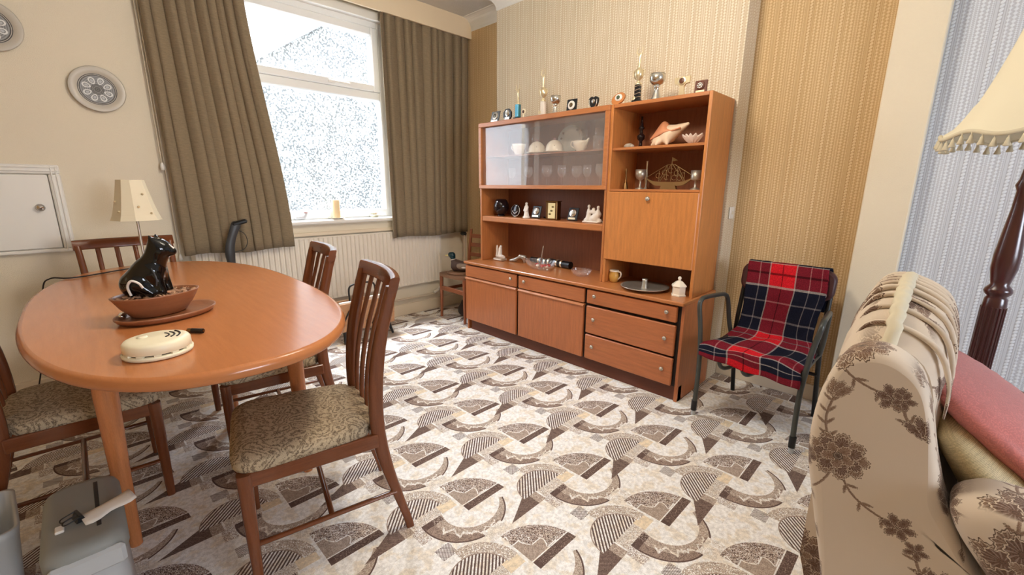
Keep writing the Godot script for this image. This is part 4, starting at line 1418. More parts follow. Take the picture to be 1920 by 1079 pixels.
# ---------------------------------------------------------------- things by the table and in the corners
func near_things() -> void:
	var s := thing("paper_shredder", "grey paper shredder with a top slot under the table's near end", "shredder", Vector3(-1.64, 0, 0.112))
	var R := []
	for q in [[0.0, 0.012], [0.02, 0.0], [0.2, 0.002], [0.285, 0.006]]:
		var r := PackedVector3Array()
		for p in rrect(0.18 - q[1], 0.078 - q[1], 4, 0.3):
			r.append(Vector3(p.x, q[0], p.y))
		R.append(r)
	part(s, "bin", S.new().loft(R).mesh(), M.grey_light)
	R = []
	for q in [[0.287, 0.004], [0.3, -0.004], [0.335, -0.004], [0.352, 0.004], [0.36, 0.016], [0.361, 0.03]]:
		var r := PackedVector3Array()
		for p in rrect(0.185 - q[1], 0.082 - q[1], 4, 0.3):
			r.append(Vector3(p.x, q[0], p.y))
		R.append(r)
	part(s, "cutter_head", S.new().loft(R).mesh(), M.grey)
	part(s, "feed_slot", S.new().box(Vector3(-0.01, 0.3615, -0.032), Vector3(0.25, 0.003, 0.01), 0.001).mesh(), M.black)
	part(s, "switch", S.new().box(Vector3(0.07, 0.364, 0.045), Vector3(0.03, 0.008, 0.018), 0.002).mesh(), M.paper)
	part(s, "front_lip", S.new().box(Vector3(0.186, 0.3, 0), Vector3(0.022, 0.06, 0.15), 0.009).mesh(), M.grey_light)
	part(s, "front_groove", S.new().box(Vector3(0.1785, 0.2, 0), Vector3(0.004, 0.004, 0.12), 0.0).mesh(), M.black)
	var sl := S.new().sheet(func(u: float, v: float) -> Vector3: return Vector3(lerpf(-0.026, 0.03, v) + 0.006 * sin(u * 9.0) * v, 0.004 + 0.012 * u * u + 0.004 * sin(v * 4.0), lerpf(0.045, -0.07, u)), 8, 4, 0.001)
	solo("paper_slip", "slip of white paper lying across the shredder slot", "paper", sl.mesh(), M.paper, Vector3(-1.585, 0.362, 0.07), 0.25)
	var k := thing("bulldog_clip", "small black bulldog clip on the end of the paper slip", "clip", Vector3(-1.59, 0.363, 0.118), 0.25)
	part(k, "jaw", S.new().ext(PackedVector2Array([Vector2(-0.011, 0.0), Vector2(0.011, 0.0), Vector2(0.003, 0.02), Vector2(-0.003, 0.02)]), -0.02, 0.02, Basis(Vector3(0, 0, 1), Vector3(0, 1, 0), Vector3(1, 0, 0))).mesh(), M.black)
	for x in [-0.006, 0.014]:
		part(k, "lever", S.new().tube(smooth([Vector3(x - 0.012, 0.018, 0), Vector3(x - 0.01, 0.014, 0.03), Vector3(x, 0.012, 0.036), Vector3(x + 0.01, 0.014, 0.03), Vector3(x + 0.008, 0.018, 0)], 4), 0.0018, 6).mesh(), M.black)
	var bn := S.new()
	R = []
	for q in [[0.0, 0.05, 0.1], [0.26, 0.075, 0.14], [0.285, 0.08, 0.145], [0.285, 0.07, 0.135], [0.05, 0.045, 0.095]]:
		var r := PackedVector3Array()
		for p in rrect(q[2], q[1], 3, 0.2):
			r.append(Vector3(p.x, q[0], p.y))
		R.append(r)
	bn.loft(R)
	solo("waste_bin", "pale grey plastic bin on the carpet beside the shredder", "bin", bn.mesh(), M.grey_light, Vector3(-1.93, 0.001, 0.345), 0.1)
	solo("power_cable", "black power cable lying on the carpet between bin and shredder", "cable", S.new().tube(smooth([Vector3(-1.85, 0.006, 0.21), Vector3(-1.75, 0.006, 0.225), Vector3(-1.62, 0.006, 0.24), Vector3(-1.5, 0.006, 0.235), Vector3(-1.4, 0.006, 0.26), Vector3(-1.25, 0.006, 0.33)]), 0.005, 8).mesh(), M.black)
func corner_things() -> void:
	# magazine rack under the radiator
	var r := thing("magazine_rack", "wooden magazine rack with diagonal black rods standing under the radiator", "magazine rack", Vector3(-3.45, 0, -1.65))
	var bs := Basis(Vector3(0, 0, 1), Vector3(0, 1, 0), Vector3(-1, 0, 0))
	for x in [0.07, -0.06]:
		part(r, "panel", S.new().ext(PackedVector2Array([Vector2(-0.25, 0.1), Vector2(0.25, 0.1), Vector2(0.26, 0.335), Vector2(-0.26, 0.335)]), 0.0, 0.012, bs, Vector3(x, 0, 0)).mesh(), M.pine_h)
	part(r, "base_board", S.new().box(Vector3(0, 0.106, 0), Vector3(0.13, 0.012, 0.49), 0.003).mesh(), M.pine_h)
	for z in [-0.25, 0.25]:
		part(r, "end_panel", S.new().box(Vector3(0, 0.2, z * 0.98), Vector3(0.12, 0.2, 0.01), 0.002).mesh(), M.pine_v)
	for q in [[0.19, 0.0], [0.125, 0.0], [0.15, -0.05], [-0.02, 0.0], [-0.085, 0.0], [-0.06, -0.05]]:
		var h := 0.045 if q[1] < 0.0 else 0.06
		part(r, "rod", S.new().tube([Vector3(0.076, 0.22 + q[1] - h, q[0] + h * 0.55), Vector3(0.076, 0.22 + q[1] + h, q[0] - h * 0.55)], 0.0065, 8).mesh(), M.black)
	part(r, "handle", S.new().tube(smooth([Vector3(0, 0.11, 0.11), Vector3(0, 0.33, 0.115), Vector3(0, 0.44, 0.115), Vector3(0, 0.472, 0.08), Vector3(0, 0.478, 0.0), Vector3(0, 0.472, -0.08), Vector3(0, 0.44, -0.115), Vector3(0, 0.33, -0.115), Vector3(0, 0.11, -0.11)], 5), 0.008, 8).mesh(), M.black)
	for q in [Vector2(0.06, 0.2), Vector2(0.06, -0.2), Vector2(-0.06, 0.2), Vector2(-0.06, -0.2)]:
		part(r, "leg", S.new().tube([Vector3(q.x * 1.5, 0, q.y * 1.1), Vector3(q.x * 0.8, 0.1, q.y)], [0.009, 0.015], 10).mesh(), M.black)
	solo("magazine", "white magazine standing in the rack, in its end nearer the table", "magazine", S.new().box(Vector3(0, 0.115, 0), Vector3(0.028, 0.23, 0.2), 0.003).mesh(), M.paper, Vector3(-3.42, 0.113, -1.53))
	solo("magazine", "white magazine standing in the rack, in its end nearer the corner", "magazine", S.new().box(Vector3(0, 0.118, 0), Vector3(0.03, 0.236, 0.18), 0.003).mesh(), M.paper, Vector3(-3.455, 0.113, -1.775))
	# small ladder-back chair in the corner
	var c := thing("ladderback_chair", "small old wooden ladder-back chair in the corner behind the sideboard", "chair", Vector3(-3.3, 0, -2.66))
	var sp := curve2([Vector2(-0.19, -0.2), Vector2(-0.2, 0.02), Vector2(-0.2, 0.16), Vector2(-0.12, 0.205), Vector2(0.0, 0.215), Vector2(0.12, 0.205), Vector2(0.2, 0.16), Vector2(0.2, 0.02), Vector2(0.19, -0.2)], 5)
	part(c, "seat", S.new().ext(PackedVector2Array(sp), -0.45, -0.427, Basis(Vector3(1, 0, 0), Vector3(0, 0, 1), Vector3(0, -1, 0))).mesh(), M.old_h)
	for sx in [-1, 1]:
		part(c, "leg", S.new().tube([Vector3(sx * 0.185, 0, 0.165), Vector3(sx * 0.18, 0.428, 0.16)], [0.014, 0.019], 10).mesh(), M.olive_v)
		part(c, "post", S.new().tube(smooth([Vector3(sx * 0.175, 0, -0.2), Vector3(sx * 0.175, 0.43, -0.185), Vector3(sx * 0.165, 0.86, -0.22)]), [0.014, 0.014, 0.015, 0.016, 0.017, 0.017, 0.017, 0.017, 0.016, 0.016, 0.015, 0.014, 0.012], 10).mesh(), M.olive_v)
		part(c, "side_rail", S.new().box(Vector3(sx * 0.18, 0.28, -0.02), Vector3(0.018, 0.03, 0.35), 0.004).mesh(), M.olive_h)
	part(c, "front_rail", S.new().box(Vector3(0, 0.3, 0.165), Vector3(0.36, 0.045, 0.018), 0.004).mesh(), M.olive_h)
	for q in [[0.6, -0.198], [0.7, -0.207], [0.79, -0.214]]:
		var R := []
		for i in 9:
			var x := lerpf(-0.17, 0.17, i / 8.0)
			var rr := PackedVector3Array()
			for p in rrect(0.02, 0.006):
				rr.append(Vector3(x, q[0] + p.x, q[1] - 0.02 * (1.0 - pow(x / 0.17, 2.0)) + p.y))
			R.append(rr)
		part(c, "ladder_slat", S.new().loft(R).mesh(), M.olive_h)
	solo("round_board", "round wooden board on the corner chair, under the duck", "board", S.new().lathe([Vector2(0.001, 0), Vector2(0.125, 0), Vector2(0.13, 0.006), Vector2(0.125, 0.014), Vector2(0.001, 0.014)], 40).mesh(), M.old_h, Vector3(-3.33, 0.451, -2.62))
	var d := thing("duck_ornament", "painted mallard duck ornament sitting on the corner chair", "ornament", Vector3(-3.33, 0.466, -2.63), 0.35)
	part(d, "body", S.new().blob([[Vector3(0.09, 0.05, 0), Vector3(-0.04, 0.052, 0), 0.042, 0.058], [Vector3(-0.06, 0.06, 0), Vector3(-0.085, 0.1, 0), 0.05, 0.026], [Vector3(0.08, 0.065, 0), Vector3(0.15, 0.085, 0), 0.03, 0.01]], 0.03, 0.009).mesh(), mat(C(86, 66, 60), 0.5))
	part(d, "head", S.new().blob([[Vector3(-0.085, 0.105, 0), Vector3(-0.1, 0.15, 0), 0.024, 0.022], [Vector3(-0.1, 0.155, 0), Vector3(-0.118, 0.158, 0), 0.03, 0.026]], 0.02, 0.006).mesh(), mat(C(16, 52, 58), 0.25))
	part(d, "bill", S.new().ball(Vector3(-0.155, 0.148, 0), Vector3(0.03, 0.007, 0.014)).mesh(), mat(C(224, 206, 140), 0.4))
	part(d, "collar", S.new().tube(arc(Vector3(-0.088, 0.113, 0), 0.024, 0, TAU, 20, Vector3(1, 0.25, 0).normalized(), Vector3.BACK), 0.0045, 6, false).mesh(), M.bisque)
	for sz in [-1, 1]:
		part(d, "wing", S.new().ball(Vector3(0.035, 0.058, sz * 0.046), Vector3(0.075, 0.03, 0.014)).mesh(), mat(C(150, 132, 116), 0.6))
		part(d, "wing_stripe", S.new().ball(Vector3(0.06, 0.05, sz * 0.056), Vector3(0.028, 0.01, 0.006)).mesh(), M.bisque)
	solo("dark_bag", "crumpled dark bag under the seat of the corner chair", "bag", S.new().blob([[Vector3(-0.1, 0.07, 0), Vector3(0.08, 0.06, 0.02), 0.07, 0.06], [Vector3(0.0, 0.1, -0.03), Vector3(0.05, 0.15, 0), 0.06, 0.03], [Vector3(-0.08, 0.1, 0.03), Vector3(-0.1, 0.16, 0.02), 0.04, 0.02]], 0.03, 0.014).mesh(), M.dark, Vector3(-3.22, 0.002, -2.66))
	var wk := thing("walking_pole", "pair of cream metal poles with one black cap, standing in the window corner", "walking aid", Vector3(-3.66, 0, -2.93))
	for x in [0.0, 0.045]:
		part(wk, "pole", S.new().tube([Vector3(x, 0, x * 0.5), Vector3(x, 0.78, x * 0.5)], 0.0085, 10).mesh(), M.pipe)
	part(wk, "cap", S.new().box(Vector3(0.018, 0.795, 0.012), Vector3(0.085, 0.04, 0.04), 0.014).mesh(), M.black)
	# elbow crutch leaning behind the table
	var cr := thing("walking_stick", "walking stick with a dark grey moulded handle and wrist loop, behind the table", "walking stick", Vector3(-3.56, 0, -0.75))
	part(cr, "shaft", S.new().tube([Vector3(0.06, 0.03, 0.03), Vector3(0.0, 0.72, 0.0)], 0.011, 12).mesh(), M.grey)
	part(cr, "ferrule", S.new().tube([Vector3(0.062, 0.0, 0.031), Vector3(0.059, 0.05, 0.029)], [0.02, 0.015], 12).mesh(), M.black)
	part(cr, "handle", S.new().tube(smooth([Vector3(0.0, 0.7, 0.0), Vector3(-0.006, 0.8, 0.002), Vector3(-0.012, 0.88, -0.01), Vector3(-0.02, 0.97, -0.045), Vector3(-0.025, 1.02, -0.07)]), [0.02, 0.022, 0.024, 0.026, 0.028, 0.03, 0.031, 0.031, 0.031, 0.03, 0.03, 0.029, 0.029, 0.028, 0.027, 0.027, 0.027, 0.028, 0.029, 0.03, 0.031, 0.031, 0.03, 0.028, 0.024], 14, true, 0.6).mesh(), mat(C(62, 64, 68), 0.4))
	part(cr, "handle_cap", S.new().box(Vector3(-0.027, 1.02, -0.085), Vector3(0.05, 0.03, 0.1), 0.01, Basis(Vector3.RIGHT, 0.25)).mesh(), M.black)
	part(cr, "chrome_collar", S.new().tube([Vector3(0.002, 0.69, 0.001), Vector3(0.0, 0.73, 0.0)], 0.022, 14).mesh(), M.chrome)
	part(cr, "wrist_loop", S.new().tube(smooth([Vector3(-0.02, 0.97, -0.06), Vector3(-0.015, 0.94, -0.105), Vector3(-0.005, 0.88, -0.115), Vector3(0.0, 0.83, -0.085), Vector3(0.0, 0.815, -0.02)]), 0.0028, 6).mesh(), M.black)
	# on the window sill
	var cd := thing("candle", "fat cream pillar candle on the window sill", "candle", Vector3(-3.79, 1.01, -1.628))
	part(cd, "wax", S.new().lathe([Vector2(0.033, 0), Vector2(0.034, 0.005), Vector2(0.034, 0.148), Vector2(0.031, 0.153), Vector2(0.012, 0.149), Vector2(0.001, 0.148)], 28).mesh(), M.wax)
	part(cd, "wick", S.new().tube([Vector3(0, 0.147, 0), Vector3(0.002, 0.163, 0)], 0.0015, 5).mesh(), M.dark)
	solo("saucer", "pale saucer under the candle on the sill", "saucer", S.new().lathe([Vector2(0.04, 0), Vector2(0.045, 0.002), Vector2(0.066, 0.009), Vector2(0.067, 0.011), Vector2(0.045, 0.006), Vector2(0.001, 0.008)], 32).mesh(), M.china, Vector3(-3.79, 1.001, -1.628))
	var ro := thing("sill_ornament", "tiny china flower ornament at the right end of the sill", "ornament", Vector3(-3.79, 1.001, -1.985))
	part(ro, "base", S.new().lathe([Vector2(0.03, 0), Vector2(0.042, 0.012), Vector2(0.04, 0.02), Vector2(0.02, 0.024), Vector2(0.001, 0.026)], 20).mesh(), mat(C(226, 228, 200), 0.3))
	for i in 5:
		part(ro, "petal", S.new().ball(Vector3(cos(i * 1.26) * 0.014, 0.036, sin(i * 1.26) * 0.014), Vector3(0.013, 0.01, 0.013)).mesh(), mat(C(240, 218, 196), 0.3))
	var lo := thing("sill_ornament", "tiny grey and white china animal at the left end of the sill", "ornament", Vector3(-3.79, 1.001, -1.33))
	part(lo, "body", S.new().blob([[Vector3(0, 0.02, 0.03), Vector3(0, 0.022, -0.02), 0.018, 0.02], [Vector3(0, 0.03, -0.03), Vector3(0, 0.048, -0.04), 0.014, 0.014]], 0.015, 0.005).mesh(), mat(C(206, 208, 212), 0.3))
	part(lo, "head", S.new().ball(Vector3(0, 0.06, -0.042), Vector3(0.013, 0.013, 0.014)).mesh(), mat(C(190, 160, 160), 0.3))
# ---------------------------------------------------------------- on the table
func table_things() -> void:
	var ty := 0.831
	var oval := func(prof: Array, a: float, b: float) -> S: return S.new().lathe(prof, 44, Vector3.ZERO, a, b)
	var tp := [Vector2(0.7, 0.0), Vector2(0.93, 0.004), Vector2(1.0, 0.016), Vector2(1.0, 0.022), Vector2(0.96, 0.021), Vector2(0.88, 0.011), Vector2(0.001, 0.009)]
	solo("wooden_tray", "oval wooden tray under the bowl with the black cat", "tray", oval.call(tp, 0.105, 0.15).mesh(), M.bowl_h, Vector3(-1.885, ty, -0.185), 0.35)
	var bp := [Vector2(0.55, 0.0), Vector2(0.62, 0.003), Vector2(0.82, 0.035), Vector2(0.98, 0.07), Vector2(1.0, 0.075), Vector2(0.95, 0.075), Vector2(0.9, 0.06), Vector2(0.7, 0.02), Vector2(0.001, 0.012)]
	solo("wooden_bowl", "oval wooden bowl of dried petals on the tray", "bowl", oval.call(bp, 0.085, 0.128).mesh(), M.bowl_h, Vector3(-1.9, ty + 0.011, -0.165), 0.3)
	var pp := S.new()
	var rg := RandomNumberGenerator.new()
	rg.seed = 4
	for i in 170:
		var a := rg.randf() * TAU
		var rr := sqrt(rg.randf()) * 0.9
		var b := Basis.from_euler(Vector3(rg.randf_range(-0.6, 0.6), rg.randf() * TAU, rg.randf_range(-0.6, 0.6)))
		var p := Vector3(cos(a) * rr * 0.078, 0.064 + rg.randf() * 0.014 * (1.2 - rr), sin(a) * rr * 0.118)
		pp.lathe([Vector2(0.001, -0.001), Vector2(rg.randf_range(0.008, 0.016), 0.002), Vector2(0.001, 0.0)], 7, p, 1.0, rg.randf_range(0.4, 0.8), b)
	pp.ball(Vector3(0, 0.035, 0), Vector3(0.066, 0.03, 0.1))
	var po := solo("potpourri", "dried pot-pourri petals filling the wooden bowl round the cat", "potpourri", pp.mesh(), mat(C(206, 160, 126), 0.8), Vector3(-1.9, ty + 0.011, -0.165), 0.3)
	po.set_meta("kind", "stuff")
	var ct := thing("cat_ornament", "glossy black ceramic cat with white tail stripe, sitting in the bowl", "ornament", Vector3(-1.9, ty + 0.08, -0.155), PI / 2 - 0.5)
	ct.scale = Vector3.ONE * 1.08
	# the cat faces local +x
	part(ct, "body", S.new().blob([
		[Vector3(-0.035, 0.035, 0), Vector3(0.0, 0.075, 0), 0.046, 0.042], [Vector3(0.0, 0.075, 0), Vector3(0.025, 0.12, 0), 0.041, 0.028],
		[Vector3(0.025, 0.12, 0), Vector3(0.038, 0.143, 0), 0.028, 0.031], [Vector3(0.04, 0.146, 0), Vector3(0.07, 0.136, 0), 0.03, 0.013],
		[Vector3(0.02, 0.08, 0.022), Vector3(0.036, 0.012, 0.022), 0.018, 0.012], [Vector3(0.02, 0.08, -0.022), Vector3(0.036, 0.012, -0.022), 0.018, 0.012],
		[Vector3(-0.02, 0.04, 0.034), Vector3(0.012, 0.012, 0.036), 0.028, 0.014], [Vector3(-0.02, 0.04, -0.034), Vector3(0.012, 0.012, -0.036), 0.028, 0.014],
		[Vector3(0.03, 0.17, 0.016), Vector3(0.024, 0.188, 0.02), 0.011, 0.003], [Vector3(0.03, 0.17, -0.016), Vector3(0.024, 0.188, -0.02), 0.011, 0.003]], 0.014, 0.0045).mesh(), M.gloss)
	part(ct, "tail_stripe", S.new().tube(smooth([Vector3(-0.03, 0.012, 0.06), Vector3(-0.032, 0.04, 0.066), Vector3(-0.02, 0.058, 0.068), Vector3(-0.004, 0.05, 0.064), Vector3(0.002, 0.034, 0.058)]), 0.0035, 8).mesh(), M.bisque)
	part(ct, "leg_stripe", S.new().tube(smooth([Vector3(0.024, 0.09, 0.038), Vector3(0.034, 0.06, 0.042), Vector3(0.03, 0.035, 0.04)]), 0.0025, 6).mesh(), mat(C(70, 72, 76), 0.2))
	part(ct, "face_stripe", S.new().tube(smooth([Vector3(0.04, 0.178, 0.003), Vector3(0.058, 0.165, 0.004), Vector3(0.078, 0.145, 0.003)]), 0.003, 8).mesh(), M.bisque)
	for sz in [-1, 1]:
		part(ct, "eye", S.new().ball(Vector3(0.056, 0.152, sz * 0.02), Vector3(0.005, 0.005, 0.004)).mesh(), M.silver)
	solo("foil_sweet", "small silver foil ball at the left end of the tray", "foil", S.new().blob([[Vector3(-0.008, 0.01, 0), Vector3(0.01, 0.011, 0.004), 0.012, 0.009]], 0.01, 0.005).mesh(), M.silver, Vector3(-1.895, ty + 0.011, -0.067))
	# smoke alarm lying on the table
	var al := thing("smoke_alarm", "round cream smoke alarm lying at the near edge of the table", "smoke alarm", Vector3(-1.475, ty, -0.11), 0.4)
	part(al, "base", S.new().lathe([Vector2(0.07, 0), Vector2(0.078, 0.002), Vector2(0.079, 0.01), Vector2(0.07, 0.012), Vector2(0.001, 0.012)], 48).mesh(), M.ivory)
	part(al, "vent_gap", S.new().lathe([Vector2(0.068, 0.012), Vector2(0.068, 0.016)], 48).mesh(), M.dark)
	part(al, "cover", S.new().lathe([Vector2(0.073, 0.0155), Vector2(0.0755, 0.018), Vector2(0.0745, 0.036), Vector2(0.07, 0.042), Vector2(0.06, 0.045), Vector2(0.001, 0.047)], 48).mesh(), M.ivory)
	for i in 12:
		var a := TAU * i / 12.0
		part(al, "vent_rib", S.new().box(Vector3(cos(a) * 0.0705, 0.0138, sin(a) * 0.0705), Vector3(0.01, 0.005, 0.016), 0.0, Basis(Vector3.UP, -a)).mesh(), M.ivory)
	for q in [[0.052, 0.5, 1.7], [0.04, 0.4, 1.8], [0.028, 0.3, 1.9]]:
		part(al, "grille_slot", S.new().tube(arc(Vector3(0, 0.0468, 0), q[0], q[1], q[2], 12, Vector3.RIGHT, Vector3.FORWARD), 0.0022, 6, true, 0.6).mesh(), M.dark)
	part(al, "test_button", S.new().lathe([Vector2(0.012, 0.045), Vector2(0.011, 0.049), Vector2(0.001, 0.0495)], 20, Vector3(-0.025, 0, 0.02)).mesh(), M.ivory)
	var bt := thing("battery", "single small cylindrical battery lying beside the smoke alarm", "battery", Vector3(-1.6, ty + 0.0075, -0.215), 0.75)
	part(bt, "sleeve", S.new().tube([Vector3(-0.012, 0, 0), Vector3(0.024, 0, 0)], 0.0073, 16).mesh(), M.black)
	part(bt, "bare_end", S.new().tube([Vector3(-0.024, 0, 0), Vector3(-0.012, 0, 0)], 0.0073, 16).tube([Vector3(0.024, 0, 0), Vector3(0.026, 0, 0)], 0.003, 10).mesh(), M.brass)
	# table lamp at the head of the table
	var lp := thing("table_lamp", "slim table lamp with a panelled cream shade at the table's far end", "table lamp", Vector3(-3.1, ty, -0.243))
	part(lp, "base", S.new().lathe([Vector2(0.058, 0), Vector2(0.058, 0.006), Vector2(0.045, 0.012), Vector2(0.014, 0.018), Vector2(0.008, 0.03)], 28).mesh(), M.brass)
	part(lp, "stem", S.new().tube([Vector3(0, 0.02, 0), Vector3(0, 0.36, 0)], 0.0065, 12).mesh(), M.pewter)
	part(lp, "lamp_holder", S.new().tube([Vector3(0, 0.3, 0), Vector3(0, 0.36, 0)], 0.014, 14).mesh(), M.ivory)
	var R := []
	for side in [0, 1]:
		for i in 9:
			var t := i / 8.0 if side == 0 else 1.0 - i / 8.0
			var h: float = lerpf(0.097, 0.052, pow(t, 0.75)) - 0.002 * side
			var c: float = h * 0.52
			var r := PackedVector3Array()
			for p in [Vector2(h, -c), Vector2(h, c), Vector2(c, h), Vector2(-c, h), Vector2(-h, c), Vector2(-h, -c), Vector2(-c, -h), Vector2(c, -h)]:
				r.append(Vector3(p.x, lerpf(0.262, 0.472, t), p.y))
			R.append(r)
	var sh := part(lp, "shade", S.new().loft(R, false, -1).mesh(), M.shade, Vector3.ZERO, Vector3(0, 0.35, 0))
	var fl := S.new()
	for q in [Vector3(0.088, 0.3, -0.03), Vector3(0.083, 0.335, 0.02), Vector3(0.07, 0.4, -0.012), Vector3(0.028, 0.31, 0.086), Vector3(-0.01, 0.36, 0.078)]:
		fl.ball(q, Vector3(0.006, 0.006, 0.006), 8, 5)
	part(sh, "printed_flower", fl.mesh(), mat(C(206, 188, 150), 0.8)).set_meta("kind", "stuff")
	solo("lamp_flex", "brown lamp flex trailing across the table top towards the wall", "flex", S.new().tube(smooth([Vector3(-3.1, ty + 0.005, -0.18), Vector3(-3.07, ty + 0.004, -0.12), Vector3(-3.02, ty + 0.004, -0.05), Vector3(-2.98, ty + 0.004, 0.02), Vector3(-2.98, ty + 0.004, 0.07), Vector3(-3.04, ty + 0.0, 0.125), Vector3(-3.1, ty - 0.06, 0.16), Vector3(-3.2, 0.5, 0.2), Vector3(-3.5, 0.1, 0.3)]), 0.0032, 8).mesh(), M.dark)
# ---------------------------------------------------------------- trophies on top of the wall unit
const UT := 1.802
func figure(h: float) -> S:   # a winged victory figure holding up a wreath, h tall
	var k := h / 0.12
	return S.new().blob([[Vector3(0, 0, 0) * k, Vector3(0, 0.03, 0) * k, 0.008 * k, 0.007 * k], [Vector3(0, 0.03, 0) * k, Vector3(0, 0.062, 0) * k, 0.008 * k, 0.009 * k], [Vector3(0, 0.062, 0) * k, Vector3(0, 0.078, 0) * k, 0.005 * k, 0.0065 * k],
		[Vector3(0.004, 0.062, 0) * k, Vector3(0.02, 0.085, 0.004) * k, 0.0045 * k, 0.0035 * k], [Vector3(0.02, 0.085, 0.004) * k, Vector3(0.014, 0.115, 0) * k, 0.0035 * k, 0.003 * k],
		[Vector3(-0.004, 0.062, 0) * k, Vector3(-0.02, 0.085, 0.004) * k, 0.0045 * k, 0.0035 * k], [Vector3(-0.02, 0.085, 0.004) * k, Vector3(-0.014, 0.115, 0) * k, 0.0035 * k, 0.003 * k]], 0.006 * k, 0.0034 * k)
func disc(at: Vector3, r: float, th: float, lean: float) -> S:
	return S.new().lathe([Vector2(r, 0), Vector2(r, th * 0.6), Vector2(r * 0.9, th), Vector2(0.001, th)], 24, at, 1, 1, Basis(Vector3.RIGHT, PI / 2 - lean))
func plaque(called: String, label: String, x: float, z: float, w: float, h: float, lean: float, board: Material, ring: Material, centre: Material, bar := true, turn := 0.0, y := UT) -> Node3D:
	var p := thing(called, label, "trophy", Vector3(x, y, z), turn)
	var b := Basis(Vector3.RIGHT, -lean)
	part(p, "board", S.new().box(b * Vector3(0, h / 2, 0) + Vector3(0, 0.004, 0), Vector3(w, h, 0.01), 0.003, b).mesh(), board)
	var cy := h * (0.58 if bar else 0.52)
	part(p, "rosette", disc(b * Vector3(0, cy, 0.006) + Vector3(0, 0.004, 0), w * 0.34, 0.005, lean).mesh(), ring)
	part(p, "medal", disc(b * Vector3(0, cy, 0.011) + Vector3(0, 0.004, 0), w * 0.17, 0.003, lean).mesh(), centre)
	if bar:
		part(p, "name_bar", S.new().box(b * Vector3(0, h * 0.14, 0.007) + Vector3(0, 0.004, 0), Vector3(w * 0.7, h * 0.16, 0.004), 0.001, b).mesh(), M.gold)
	part(p, "strut", S.new().box(Vector3(0, h * 0.3, -0.03), Vector3(w * 0.3, h * 0.6, 0.004), 0.001, Basis(Vector3.RIGHT, 0.35)).mesh(), board)
	return p
